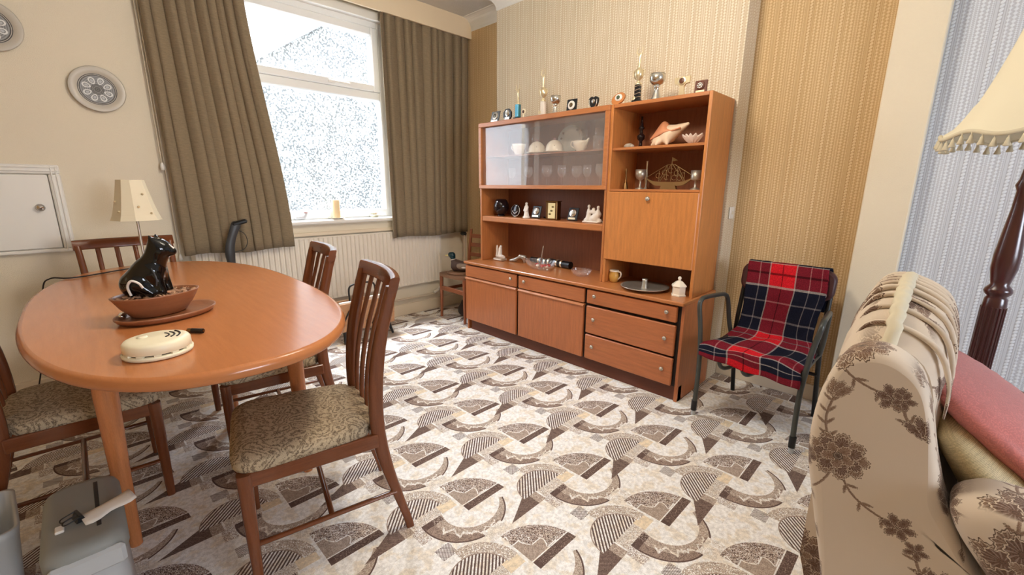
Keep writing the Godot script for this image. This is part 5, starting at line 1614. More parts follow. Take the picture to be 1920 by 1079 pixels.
func unit_top_things() -> void:
	plaque("plaque_trophy", "black leaning plaque trophy, first at the window end of the unit's top", -2.845, -2.63, 0.1, 0.098, 0.28, M.black, M.pewter, mat(C(84, 78, 66), 0.3, 0.6))
	var b := thing("column_trophy", "thin trophy with a turquoise column and gilt figure behind the black shield", "trophy", Vector3(-2.665, UT, -2.73))
	part(b, "plinth", S.new().box(Vector3(0, 0.02, 0), Vector3(0.06, 0.04, 0.06), 0.004).mesh(), M.black)
	part(b, "column", S.new().box(Vector3(0, 0.092, 0), Vector3(0.036, 0.1, 0.036), 0.003).mesh(), M.teal)
	part(b, "collar", S.new().lathe([Vector2(0.02, 0.14), Vector2(0.022, 0.148), Vector2(0.01, 0.16), Vector2(0.008, 0.17)], 16).mesh(), M.gold)
	part(b, "figure", figure(0.125).mesh(), M.gold, Vector3(0, 0.17, 0))
	var s := thing("shield_trophy", "small black octagonal shield trophy with a silver rosette", "trophy", Vector3(-2.668, UT, -2.615))
	var oc := PackedVector2Array()
	for i in 8:
		oc.append(Vector2(cos(TAU * (i + 0.5) / 8.0) * 0.047, 0.05 + sin(TAU * (i + 0.5) / 8.0) * 0.047))
	part(s, "board", S.new().ext(oc, -0.007, 0.007).mesh(), M.black)
	part(s, "rosette", disc(Vector3(0, 0.06, 0.007), 0.027, 0.005, 0.0).mesh(), M.silver)
	part(s, "medal", disc(Vector3(0, 0.06, 0.012), 0.012, 0.003, 0.0).mesh(), M.pewter)
	part(s, "name_bar", S.new().box(Vector3(0, 0.022, 0.009), Vector3(0.05, 0.02, 0.004), 0.001).mesh(), M.silver)
	part(s, "foot", S.new().box(Vector3(0, 0.004, 0), Vector3(0.05, 0.008, 0.04), 0.002).mesh(), M.black)
	var m := thing("medal_trophy", "tiny cream medal on a stem with a brown centre", "trophy", Vector3(-2.497, UT, -2.62))
	part(m, "stem", S.new().lathe([Vector2(0.017, 0), Vector2(0.016, 0.004), Vector2(0.005, 0.008), Vector2(0.006, 0.035)], 14).mesh(), M.ivory)
	part(m, "ring", disc(Vector3(0, 0.055, -0.004), 0.021, 0.006, 0.0).mesh(), M.ivory)
	part(m, "medal", disc(Vector3(0, 0.055, 0.002), 0.011, 0.003, 0.0).mesh(), mat(C(90, 56, 40), 0.4))
	for q in [[-2.313, 0.335, M.bisque, "tall gilt figure trophy on a pale marble column, on the glazed unit"], [-1.523, 0.33, M.black, "tall gilt figure trophy on a black and silver column, on the taller unit"]]:
		var t := thing("figure_trophy", q[3], "trophy", Vector3(q[0], UT, -2.64), 0.0, "tall figure trophies")
		part(t, "plinth", S.new().box(Vector3(0, 0.01, 0), Vector3(0.058, 0.02, 0.05), 0.003).mesh(), q[2])
		part(t, "column", S.new().box(Vector3(0, 0.065, 0), Vector3(0.034, 0.09, 0.03), 0.003).mesh(), q[2])
		if q[2] == M.black:
			for k in 4:
				part(t, "column_band", S.new().box(Vector3(0, 0.036 + k * 0.022, 0), Vector3(0.036, 0.006, 0.032), 0.001, Basis(Vector3.BACK, 0.2)).mesh(), M.silver)
		part(t, "riser", S.new().lathe([Vector2(0.02, 0.11), Vector2(0.022, 0.117), Vector2(0.009, 0.126), Vector2(0.009, 0.135), Vector2(0.026, 0.15), Vector2(0.029, 0.185), Vector2(0.02, 0.2), Vector2(0.012, 0.205), Vector2(0.012, 0.212)], 18).mesh(), M.gold)
		for sx in [-1, 1]:
			part(t, "handle", S.new().tube(smooth([Vector3(sx * 0.024, 0.155, 0), Vector3(sx * 0.04, 0.17, 0), Vector3(sx * 0.038, 0.192, 0), Vector3(sx * 0.024, 0.196, 0)]), 0.0022, 6).mesh(), M.gold)
		part(t, "figure", figure(q[1] - 0.21).mesh(), M.gold, Vector3(0, 0.212, 0))
		part(t, "emblem", disc(Vector3(-0.014, 0.03, 0.024), 0.013, 0.003, 0.3).mesh(), M.gold)
	for q in [[-2.183, 0.13, "small silver cup trophy on a flared foot, on the glazed unit"], [-1.39, 0.152, "larger silver cup trophy on a flared foot, on the taller unit"]]:
		var c := thing("cup_trophy", q[2], "trophy", Vector3(q[0], UT, -2.63), 0.0, "silver cup trophies")
		var k: float = q[1] / 0.15
		part(c, "foot", S.new().lathe([Vector2(0.034, 0), Vector2(0.034, 0.006), Vector2(0.026, 0.02), Vector2(0.017, 0.05), Vector2(0.013, 0.075), Vector2(0.02, 0.08), Vector2(0.012, 0.084)].map(func(v): return v * k), 24).mesh(), M.silver)
		part(c, "bowl", S.new().lathe([Vector2(0.012, 0.084), Vector2(0.03, 0.092), Vector2(0.043, 0.108), Vector2(0.046, 0.128), Vector2(0.043, 0.15), Vector2(0.041, 0.15), Vector2(0.043, 0.128), Vector2(0.039, 0.11), Vector2(0.001, 0.095)].map(func(v): return v * k), 28).mesh(), M.silver)
	plaque("plaque_trophy", "square black plaque trophy with a white rosette, right of the small silver cup", -2.036, -2.63, 0.088, 0.088, 0.12, M.black, M.white, mat(C(120, 100, 70), 0.3, 0.6), false)
	var s2 := thing("shield_trophy", "small black and silver winged shield trophy near the glazed unit's end", "trophy", Vector3(-1.838, UT, -2.62))
	part(s2, "board", S.new().ext(PackedVector2Array(curve2([Vector2(0, 0.004), Vector2(0.03, 0.025), Vector2(0.038, 0.065), Vector2(0.015, 0.08), Vector2(0, 0.074), Vector2(-0.015, 0.08), Vector2(-0.038, 0.065), Vector2(-0.03, 0.025)], 4)), -0.006, 0.006).mesh(), M.black)
	for sx in [-1, 1]:
		part(s2, "silver_wing", S.new().tube(smooth([Vector3(sx * 0.012, 0.008, 0.008), Vector3(sx * 0.027, 0.03, 0.008), Vector3(sx * 0.03, 0.06, 0.008)]), 0.0055, 8, true, 0.5).mesh(), M.silver)
	part(s2, "medal", disc(Vector3(0, 0.05, 0.006), 0.014, 0.004, 0.0).mesh(), M.silver)
	part(s2, "foot", S.new().box(Vector3(0, 0.003, -0.004), Vector3(0.04, 0.006, 0.03), 0.001).mesh(), M.black)
	var lf := thing("leaf_plaque", "orange wooden oval plaque with a white centre, where the two units meet", "trophy", Vector3(-1.652, UT, -2.62))
	var ov := PackedVector2Array()
	for i in 26:
		var a := TAU * i / 26.0
		ov.append(Vector2(cos(a) * 0.046, 0.044 + sin(a) * 0.038).rotated(0.0) + Vector2(0.012 * sin(a), 0))
	part(lf, "board", S.new().ext(ov, -0.005, 0.007, Basis(Vector3.RIGHT, -0.2)).mesh(), M.fall_h)
	part(lf, "white_oval", S.new().lathe([Vector2(0.027, 0), Vector2(0.026, 0.004), Vector2(0.001, 0.005)], 24, Vector3(0.004, 0.05, -0.002), 1, 0.85, Basis(Vector3.RIGHT, PI / 2 - 0.2)).mesh(), M.white)
	part(lf, "medal", disc(Vector3(0.004, 0.05, 0.004), 0.012, 0.004, 0.2).mesh(), mat(C(70, 84, 60), 0.4))
	var g := thing("gilt_trophy", "pale gilt trophy shaped like a Y with a brown medal, right of the big cup", "trophy", Vector3(-1.226, UT, -2.62))
	part(g, "stand", S.new().ext(PackedVector2Array([Vector2(-0.02, 0), Vector2(0.02, 0), Vector2(0.013, 0.03), Vector2(0.012, 0.055), Vector2(0.024, 0.068), Vector2(0.044, 0.072), Vector2(0.046, 0.108), Vector2(0.022, 0.104), Vector2(0, 0.108), Vector2(-0.022, 0.104), Vector2(-0.046, 0.108), Vector2(-0.044, 0.072), Vector2(-0.024, 0.068), Vector2(-0.012, 0.055), Vector2(-0.013, 0.03)]), -0.007, 0.007).mesh(), M.gold)
	part(g, "ring", disc(Vector3(0, 0.085, 0.007), 0.024, 0.004, 0.0).mesh(), M.gold)
	part(g, "medal", disc(Vector3(0, 0.085, 0.011), 0.015, 0.003, 0.0).mesh(), mat(C(96, 54, 34), 0.35))
	var bp := plaque("plaque_trophy", "brown wooden plaque with a silver emblem, last at the unit's right end", -1.117, -2.62, 0.07, 0.07, 0.1, M.plinth_v, M.plinth_v, M.plinth_v)
	var em := S.new()
	for i in 8:
		var a := TAU * i / 8.0
		em.ball(Vector3(cos(a) * 0.012, 0.043 + sin(a) * 0.012, 0.014), Vector3(0.006, 0.006, 0.003), 8, 5)
	part(bp, "emblem", em.ball(Vector3(0, 0.043, 0.015), Vector3(0.008, 0.008, 0.003), 10, 6).mesh(), M.silver)
# ---------------------------------------------------------------- inside the wall unit
func wineglass(h: float, r: float) -> S:
	return S.new().lathe([Vector2(r * 0.9, 0), Vector2(r * 0.88, 0.002), Vector2(0.004, 0.006), Vector2(0.003, h * 0.42), Vector2(r * 0.5, h * 0.47), Vector2(r * 0.95, h * 0.62), Vector2(r, h * 0.78), Vector2(r * 0.86, h), Vector2(r * 0.83, h), Vector2(r * 0.96, h * 0.78), Vector2(r * 0.9, h * 0.63), Vector2(r * 0.4, h * 0.49), Vector2(0.001, h * 0.47)], 20)
func display_things() -> void:
	var y := 1.537
	var jg := thing("china_jug", "cream china jug standing left on the cabinet's glass shelf", "jug", Vector3(-2.62, y, -2.7))
	part(jg, "body", S.new().lathe([Vector2(0.03, 0), Vector2(0.034, 0.004), Vector2(0.045, 0.03), Vector2(0.055, 0.07), Vector2(0.058, 0.09), Vector2(0.055, 0.09), Vector2(0.04, 0.03), Vector2(0.001, 0.01)], 24).mesh(), M.china)
	part(jg, "handle", S.new().tube(smooth([Vector3(-0.05, 0.08, 0), Vector3(-0.078, 0.082, 0), Vector3(-0.08, 0.055, 0), Vector3(-0.05, 0.035, 0)]), 0.005, 8).mesh(), M.china)
	for q in [[-2.42, "left china butter dish with a domed flowered lid on the glass shelf"], [-2.24, "right china butter dish with a domed flowered lid, before the platter"]]:
		var t := thing("lidded_dish", q[1], "dish", Vector3(q[0], y, -2.70), 0.0, "domed china dishes on the glass shelf")
		part(t, "saucer", S.new().lathe([Vector2(0.05, 0), Vector2(0.055, 0.003), Vector2(0.085, 0.012), Vector2(0.086, 0.016), Vector2(0.06, 0.01), Vector2(0.001, 0.01)], 32).mesh(), M.china)
		part(t, "lid", S.new().lathe([Vector2(0.066, 0.012), Vector2(0.068, 0.03), Vector2(0.062, 0.06), Vector2(0.042, 0.085), Vector2(0.015, 0.098), Vector2(0.001, 0.1)], 32).mesh(), M.china)
		part(t, "lid_knob", S.new().ball(Vector3(0, 0.106, 0), Vector3(0.012, 0.01, 0.012), 12, 8).mesh(), mat(C(150, 100, 96), 0.3))
		for k in 3:
			part(t, "painted_flower", S.new().ball(Vector3(-0.035 + 0.034 * k, 0.05, 0.053 - 0.006 * absf(k - 1.0)), Vector3(0.01, 0.01, 0.005), 10, 6).mesh(), mat([C(120, 90, 96), C(170, 84, 70), C(112, 104, 84)][k], 0.35))
	var pl := thing("platter", "large oval china platter propped against the back of the glazed cabinet", "platter", Vector3(-2.2, y, -2.84))
	var pb := Basis(Vector3.RIGHT, PI / 2 - 0.16)
	part(pl, "dish", S.new().lathe([Vector2(0.07, 0), Vector2(0.075, 0.004), Vector2(0.112, 0.014), Vector2(0.113, 0.018), Vector2(0.075, 0.009), Vector2(0.001, 0.008)], 44, Vector3(0, 0.108, -0.012), 1.06, 0.95, pb).mesh(), mat(C(206, 206, 196), 0.2))
	for q in [Vector2(-0.075, 0.16), Vector2(0.06, 0.175), Vector2(0.085, 0.07), Vector2(-0.085, 0.12)]:
		part(pl, "painted_flower", S.new().ball(Vector3(q.x, q.y, 0.006 - (q.y - 0.1) * 0.16), Vector3(0.011, 0.009, 0.004), 10, 6).mesh(), mat(C(120, 108, 104), 0.4))
	var sb := thing("sauce_boat", "cream china sauce boat with a looped handle at the shelf's right", "sauce boat", Vector3(-1.995, y, -2.7))
	part(sb, "body", S.new().lathe([Vector2(0.03, 0), Vector2(0.032, 0.006), Vector2(0.05, 0.03), Vector2(0.058, 0.06), Vector2(0.062, 0.075), Vector2(0.058, 0.075), Vector2(0.045, 0.03), Vector2(0.001, 0.012)], 26, Vector3.ZERO, 1.0, 0.75, Basis(Vector3.BACK, 0.0)).blob([[Vector3(0.045, 0.055, 0), Vector3(0.072, 0.088, 0), 0.016, 0.007]], 0.01, 0.006).mesh(), M.china)
	part(sb, "handle", S.new().tube(smooth([Vector3(-0.052, 0.066, 0), Vector3(-0.08, 0.075, 0), Vector3(-0.085, 0.045, 0), Vector3(-0.048, 0.025, 0)]), 0.0045, 8).mesh(), M.china)
	solo("tumbler", "heavy cut glass tumbler at the right end of the glass shelf", "glass", S.new().lathe([Vector2(0.03, 0), Vector2(0.033, 0.004), Vector2(0.037, 0.1), Vector2(0.034, 0.1), Vector2(0.03, 0.015), Vector2(0.001, 0.014)], 12).mesh(), M.crystal, Vector3(-1.845, y, -2.7))
	var w := solo("wine_glass", "stemmed glass behind the sauce boat on the glass shelf", "glass", wineglass(0.17, 0.034).mesh(), M.crystal, Vector3(-2.06, y, -2.82), 0.0, "stemmed glasses in the display cabinet")
	again(w, "stemmed glass standing behind the cut tumbler on the glass shelf", Vector3(-1.92, y, -2.82))
	again(w, "stemmed glass between the china jug and the left lidded dish", Vector3(-2.53, y, -2.8))
	var names := ["first, palest", "second", "third", "fourth", "fifth", "sixth", "seventh"]
	var ws := [[-2.70, 0.15, 0.036], [-2.49, 0.158, 0.036], [-2.31, 0.165, 0.046], [-2.145, 0.158, 0.034], [-2.02, 0.152, 0.04], [-1.91, 0.156, 0.033], [-1.815, 0.16, 0.034]]
	for i in 7:
		solo("wine_glass", "stemmed wine glass on the glazed cabinet's floor, %s from the window end" % names[i], "glass", wineglass(ws[i][1], ws[i][2]).mesh(), M.crystal, Vector3(ws[i][0], 1.2865, -2.7 + 0.02 * (i % 2)), 0.0, "stemmed glasses in the display cabinet")
	# right unit, upper shelf
	y = 1.5345
	var st := [Vector2(0.028, 0), Vector2(0.028, 0.01), Vector2(0.012, 0.02), Vector2(0.01, 0.05), Vector2(0.024, 0.065), Vector2(0.026, 0.085), Vector2(0.01, 0.1), Vector2(0.009, 0.12), Vector2(0.02, 0.132), Vector2(0.012, 0.145), Vector2(0.007, 0.18), Vector2(0.007, 0.205), Vector2(0.001, 0.206)]
	solo("dark_ornament", "dark turned glass ornament at the left of the bureau's upper shelf", "ornament", S.new().lathe(st, 20).mesh(), M.smoke, Vector3(-1.545, y, -2.76))
	solo("dark_candlestick", "dark slim candlestick at the right end of the bureau's upper shelf", "candlestick", S.new().lathe(st, 20).mesh(), M.smoke, Vector3(-1.082, y, -2.79))
	solo("rock_specimen", "lumpy pale rock lying in front of the dark turned ornament", "rock", S.new().blob([[Vector3(-0.02, 0.012, 0), Vector3(0.02, 0.012, 0), 0.014, 0.013], [Vector3(-0.01, 0.018, 0.006), Vector3(0.01, 0.022, -0.004), 0.011, 0.01], [Vector3(0.024, 0.01, 0.008), Vector3(0.03, 0.01, 0), 0.011, 0.01]], 0.008, 0.005).mesh(), mat(C(176, 166, 152), 0.7), Vector3(-1.565, y, -2.645))
	var cn := thing("conch_shell", "big pale conch shell with a peach lip on the bureau's upper shelf", "shell", Vector3(-1.32, y, -2.7))
	part(cn, "body", S.new().blob([[Vector3(-0.07, 0.04, 0), Vector3(0.0, 0.075, 0), 0.036, 0.05], [Vector3(0.0, 0.075, 0), Vector3(0.115, 0.125, 0.0), 0.05, 0.01], [Vector3(-0.07, 0.03, 0.02), Vector3(-0.095, 0.012, 0.03), 0.02, 0.008], [Vector3(-0.05, 0.03, 0.035), Vector3(-0.06, 0.012, 0.05), 0.018, 0.008], [Vector3(0.0, 0.04, 0.03), Vector3(0.012, 0.012, 0.045), 0.024, 0.009], [Vector3(-0.09, 0.05, -0.01), Vector3(-0.115, 0.04, 0), 0.015, 0.006]], 0.02, 0.0065).mesh(), M.shell)
	var lip := S.new().sheet(func(u: float, v: float) -> Vector3:
		var a := lerpf(-0.11, 0.08, u)
		return Vector3(a, 0.075 + a * 0.32 + 0.085 * v * sin(clampf(u * 1.15 + 0.12, 0.0, 1.0) * PI) + 0.006, 0.045 - 0.05 * v * v - 0.012 * cos(u * 6.0)), 18, 8, 0.008)
	part(cn, "lip", lip.mesh(), M.shell_pink)
	var cl := S.new().sheet(func(u: float, v: float) -> Vector3:
		var a := lerpf(-1.0, 1.0, u)
		var rr := v * (0.066 + 0.006 * cos(a * PI * 5.0))
		var sc := 0.006 * cos(a * PI * 5.0) * v
		return Vector3(a * rr * 1.05, 0.004 + 0.05 * v * v + sc, 0.02 + rr * (cos(a * 1.5) * 0.6) - 0.02 + 0.01 * v), 50, 10, 0.004)
	solo("clam_shell", "white fluted clam shell at the right of the upper shelf", "shell", cl.mesh(), M.shellw, Vector3(-1.155, y, -2.68))
	solo("small_bead", "tiny pearly ornament between the conch and the clam shell", "ornament", S.new().blob([[Vector3(0, 0.009, 0), Vector3(0.008, 0.012, 0), 0.009, 0.007]], 0.008, 0.004).mesh(), M.silver, Vector3(-1.222, y, -2.72))
	# right unit, lower shelf
	y = 1.2735
	solo("bell_ornament", "slender brass hand bell at the left of the bureau's lower shelf", "bell", S.new().lathe([Vector2(0.021, 0), Vector2(0.019, 0.01), Vector2(0.015, 0.03), Vector2(0.011, 0.045), Vector2(0.005, 0.05), Vector2(0.006, 0.07), Vector2(0.004, 0.09), Vector2(0.007, 0.11), Vector2(0.005, 0.13), Vector2(0.001, 0.135)], 18).mesh(), M.brass, Vector3(-1.592, y, -2.68))
	var gp := [Vector2(0.031, 0), Vector2(0.03, 0.004), Vector2(0.008, 0.012), Vector2(0.006, 0.05), Vector2(0.009, 0.058), Vector2(0.026, 0.068), Vector2(0.034, 0.09), Vector2(0.034, 0.125), Vector2(0.031, 0.125), Vector2(0.031, 0.09), Vector2(0.001, 0.07)]
	solo("pewter_goblet", "pewter goblet at the left of the filigree ship", "goblet", S.new().lathe(gp, 24).mesh(), M.pewter, Vector3(-1.478, y, -2.67), 0.0, "pewter goblets on the bureau shelf")
	solo("pewter_goblet", "pewter goblet at the right of the filigree ship", "goblet", S.new().lathe([Vector2(0.03, 0), Vector2(0.028, 0.004), Vector2(0.008, 0.014), Vector2(0.007, 0.05), Vector2(0.027, 0.056), Vector2(0.029, 0.06), Vector2(0.031, 0.112), Vector2(0.028, 0.112), Vector2(0.026, 0.062), Vector2(0.001, 0.06)], 24).mesh(), M.pewter, Vector3(-1.113, y, -2.67), 0.0, "pewter goblets on the bureau shelf")
	for q in [[-1.5, "slim silver bud vase behind the left goblet"], [-1.075, "slim silver bud vase behind the right goblet"]]:
		solo("bud_vase", q[1], "vase", S.new().lathe([Vector2(0.02, 0), Vector2(0.02, 0.006), Vector2(0.008, 0.02), Vector2(0.013, 0.07), Vector2(0.016, 0.1), Vector2(0.008, 0.125), Vector2(0.008, 0.18), Vector2(0.01, 0.185), Vector2(0.001, 0.184)], 18).mesh(), M.silver, Vector3(q[0], y, -2.79), 0.0, "silver bud vases behind the goblets")
	var sp := thing("filigree_ship", "brass wire filigree sailing ship on the bureau's lower shelf", "ornament", Vector3(-1.29, y, -2.69))
	var wire := mat(C(168, 140, 98), 0.35, 0.8)
	part(sp, "hull", S.new().ext(PackedVector2Array(curve2([Vector2(-0.155, 0.07), Vector2(-0.1, 0.05), Vector2(0, 0.045), Vector2(0.1, 0.05), Vector2(0.155, 0.075), Vector2(0.1, 0.03), Vector2(0.05, 0.022), Vector2(-0.05, 0.022), Vector2(-0.1, 0.028)], 4)), -0.008, 0.008).mesh(), wire)
	part(sp, "stand", S.new().ext(PackedVector2Array([Vector2(-0.055, 0), Vector2(0.055, 0), Vector2(0.045, 0.026), Vector2(-0.045, 0.026)]), -0.012, 0.012).mesh(), wire)
	var net := S.new()
	for q in [[-0.155, 0.075, -0.02, 0.15], [0.155, 0.078, 0.03, 0.15], [-0.02, 0.15, -0.02, 0.05], [0.01, 0.195, 0.01, 0.05], [0.05, 0.14, 0.05, 0.05], [-0.02, 0.15, 0.03, 0.15], [-0.07, 0.115, -0.07, 0.05], [0.095, 0.11, 0.095, 0.05], [-0.02, 0.15, -0.07, 0.05], [0.05, 0.14, 0.1, 0.052], [0.01, 0.16, -0.06, 0.052], [0.01, 0.16, 0.09, 0.052]]:
		net.tube([Vector3(q[0], q[1], 0), Vector3(q[2], q[3], 0)], 0.0018, 5)
	part(sp, "rigging", net.mesh(), wire).set_meta("kind", "stuff")
	for q in [[-0.075, 0.085], [-0.035, 0.105], [0.005, 0.115], [0.045, 0.1], [0.085, 0.085], [-0.02, 0.075], [0.03, 0.072], [0.065, 0.07]]:
		part(sp, "sail_scroll", S.new().tube(arc(Vector3(q[0], q[1], 0.002), 0.015, 0.5, 5.6, 14, Vector3.RIGHT, Vector3.UP), 0.0017, 5).mesh(), wire)
	part(sp, "pennant", S.new().ext(PackedVector2Array([Vector2(0.01, 0.195), Vector2(0.01, 0.17), Vector2(0.045, 0.175)]), -0.001, 0.001).mesh(), wire)
	# open middle shelf
	y = 1.034
	var vz := -2.66
	var sv := thing("glass_vase", "smoked glass globe vase first on the open middle shelf", "vase", Vector3(-2.79, y, vz))
	part(sv, "bowl", S.new().lathe([Vector2(0.03, 0.012), Vector2(0.05, 0.025), Vector2(0.068, 0.06), Vector2(0.068, 0.095), Vector2(0.055, 0.13), Vector2(0.04, 0.145), Vector2(0.037, 0.145), Vector2(0.06, 0.095), Vector2(0.001, 0.03)], 10).mesh(), M.smoke)
	part(sv, "foot", S.new().lathe([Vector2(0.036, 0), Vector2(0.034, 0.006), Vector2(0.02, 0.014)], 20).mesh(), M.smoke)
	var hd := thing("round_dish", "dark round silver-rimmed dish standing on edge by the vase", "dish", Vector3(-2.61, y, vz))
	part(hd, "dish", disc(Vector3(0, 0.053, -0.008), 0.052, 0.016, 0.1).mesh(), M.smoke)
	part(hd, "rim", S.new().tube(arc(Vector3(0, 0.053, 0.004), 0.047, 0, TAU, 32, Vector3.RIGHT, Vector3(0, 1, -0.1).normalized()), 0.004, 8, false).mesh(), M.pewter)
	part(hd, "smile_line", S.new().tube(arc(Vector3(0, 0.062, 0.009), 0.03, PI + 0.35, TAU - 0.35, 14, Vector3.RIGHT, Vector3(0, 1, -0.1).normalized()), 0.003, 6).mesh(), M.silver)
	var fg := thing("china_figurine", "white china lady figurine on the open middle shelf", "figurine", Vector3(-2.487, y, vz))
	part(fg, "figure", S.new().blob([[Vector3(0, 0.012, 0), Vector3(0, 0.05, 0), 0.024, 0.016], [Vector3(0, 0.05, 0), Vector3(0, 0.088, 0), 0.014, 0.016], [Vector3(0, 0.112, 0.002), Vector3(0, 0.116, 0), 0.01, 0.0105], [Vector3(0.014, 0.086, 0), Vector3(0.018, 0.06, 0.014), 0.007, 0.006], [Vector3(-0.014, 0.086, 0), Vector3(-0.016, 0.058, 0.014), 0.007, 0.006]], 0.008, 0.0042).mesh(), M.bisque)
	part(fg, "base", S.new().lathe([Vector2(0.03, 0), Vector2(0.03, 0.008), Vector2(0.024, 0.012)], 20).mesh(), M.bisque)
	plaque("plaque_trophy", "black and silver leaning plaque left of the clock on the middle shelf", -2.386, vz, 0.092, 0.098, 0.3, M.black, M.silver, M.pewter, true, 0.0, y)
	plaque("plaque_trophy", "black and silver leaning plaque right of the clock on the middle shelf", -2.017, vz, 0.092, 0.098, 0.3, M.black, M.silver, M.pewter, true, 0.0, y)
	solo("dark_case", "flat dark case lying behind the left leaning plaque", "case", S.new().box(Vector3(0, 0.006, 0), Vector3(0.12, 0.012, 0.07), 0.003).mesh(), M.black, Vector3(-2.31, y, -2.77))
	var ck := thing("mantel_clock", "brass cased upright clock with painted flowers on the middle shelf", "clock", Vector3(-2.2, y, vz), 0.1)
	part(ck, "case", S.new().box(Vector3(0, 0.07, 0), Vector3(0.105, 0.138, 0.06), 0.004).mesh(), M.brass)
	part(ck, "panel", S.new().box(Vector3(0.004, 0.07, 0.031), Vector3(0.066, 0.118, 0.003), 0.001).mesh(), mat(C(232, 218, 168), 0.4))
	for q in [Vector2(0.016, 0.1), Vector2(0.004, 0.07), Vector2(-0.012, 0.045)]:
		part(ck, "painted_flower", S.new().ball(Vector3(q.x, q.y, 0.033), Vector3(0.012, 0.007, 0.002), 10, 6).mesh(), mat(C(110, 92, 48), 0.4))
	part(ck, "top_plate", S.new().box(Vector3(0, 0.142, 0), Vector3(0.115, 0.006, 0.07), 0.002).mesh(), M.brass)
	var cp := thing("couple_figurine", "white china group of two seated figures at the middle shelf's right", "figurine", Vector3(-1.83, y, vz))
	part(cp, "group", S.new().blob([[Vector3(-0.06, 0.014, 0), Vector3(0.06, 0.014, 0), 0.016, 0.016], [Vector3(-0.035, 0.02, 0), Vector3(-0.035, 0.07, 0), 0.026, 0.014], [Vector3(-0.035, 0.07, 0), Vector3(-0.036, 0.088, 0), 0.014, 0.012], [Vector3(-0.036, 0.112, 0), Vector3(-0.036, 0.116, 0), 0.011, 0.011], [Vector3(0.02, 0.03, 0), Vector3(0.045, 0.06, 0), 0.034, 0.022], [Vector3(0.045, 0.06, 0), Vector3(0.044, 0.085, 0), 0.018, 0.012], [Vector3(0.044, 0.108, 0), Vector3(0.044, 0.112, 0), 0.011, 0.011], [Vector3(-0.02, 0.075, 0.005), Vector3(0.02, 0.075, 0.008), 0.01, 0.012], [Vector3(0.0, 0.08, 0), Vector3(0.005, 0.095, 0), 0.014, 0.012]], 0.01, 0.005).mesh(), M.bisque)
	part(cp, "base", S.new().box(Vector3(0, 0.005, 0), Vector3(0.14, 0.01, 0.07), 0.004).mesh(), M.bisque)
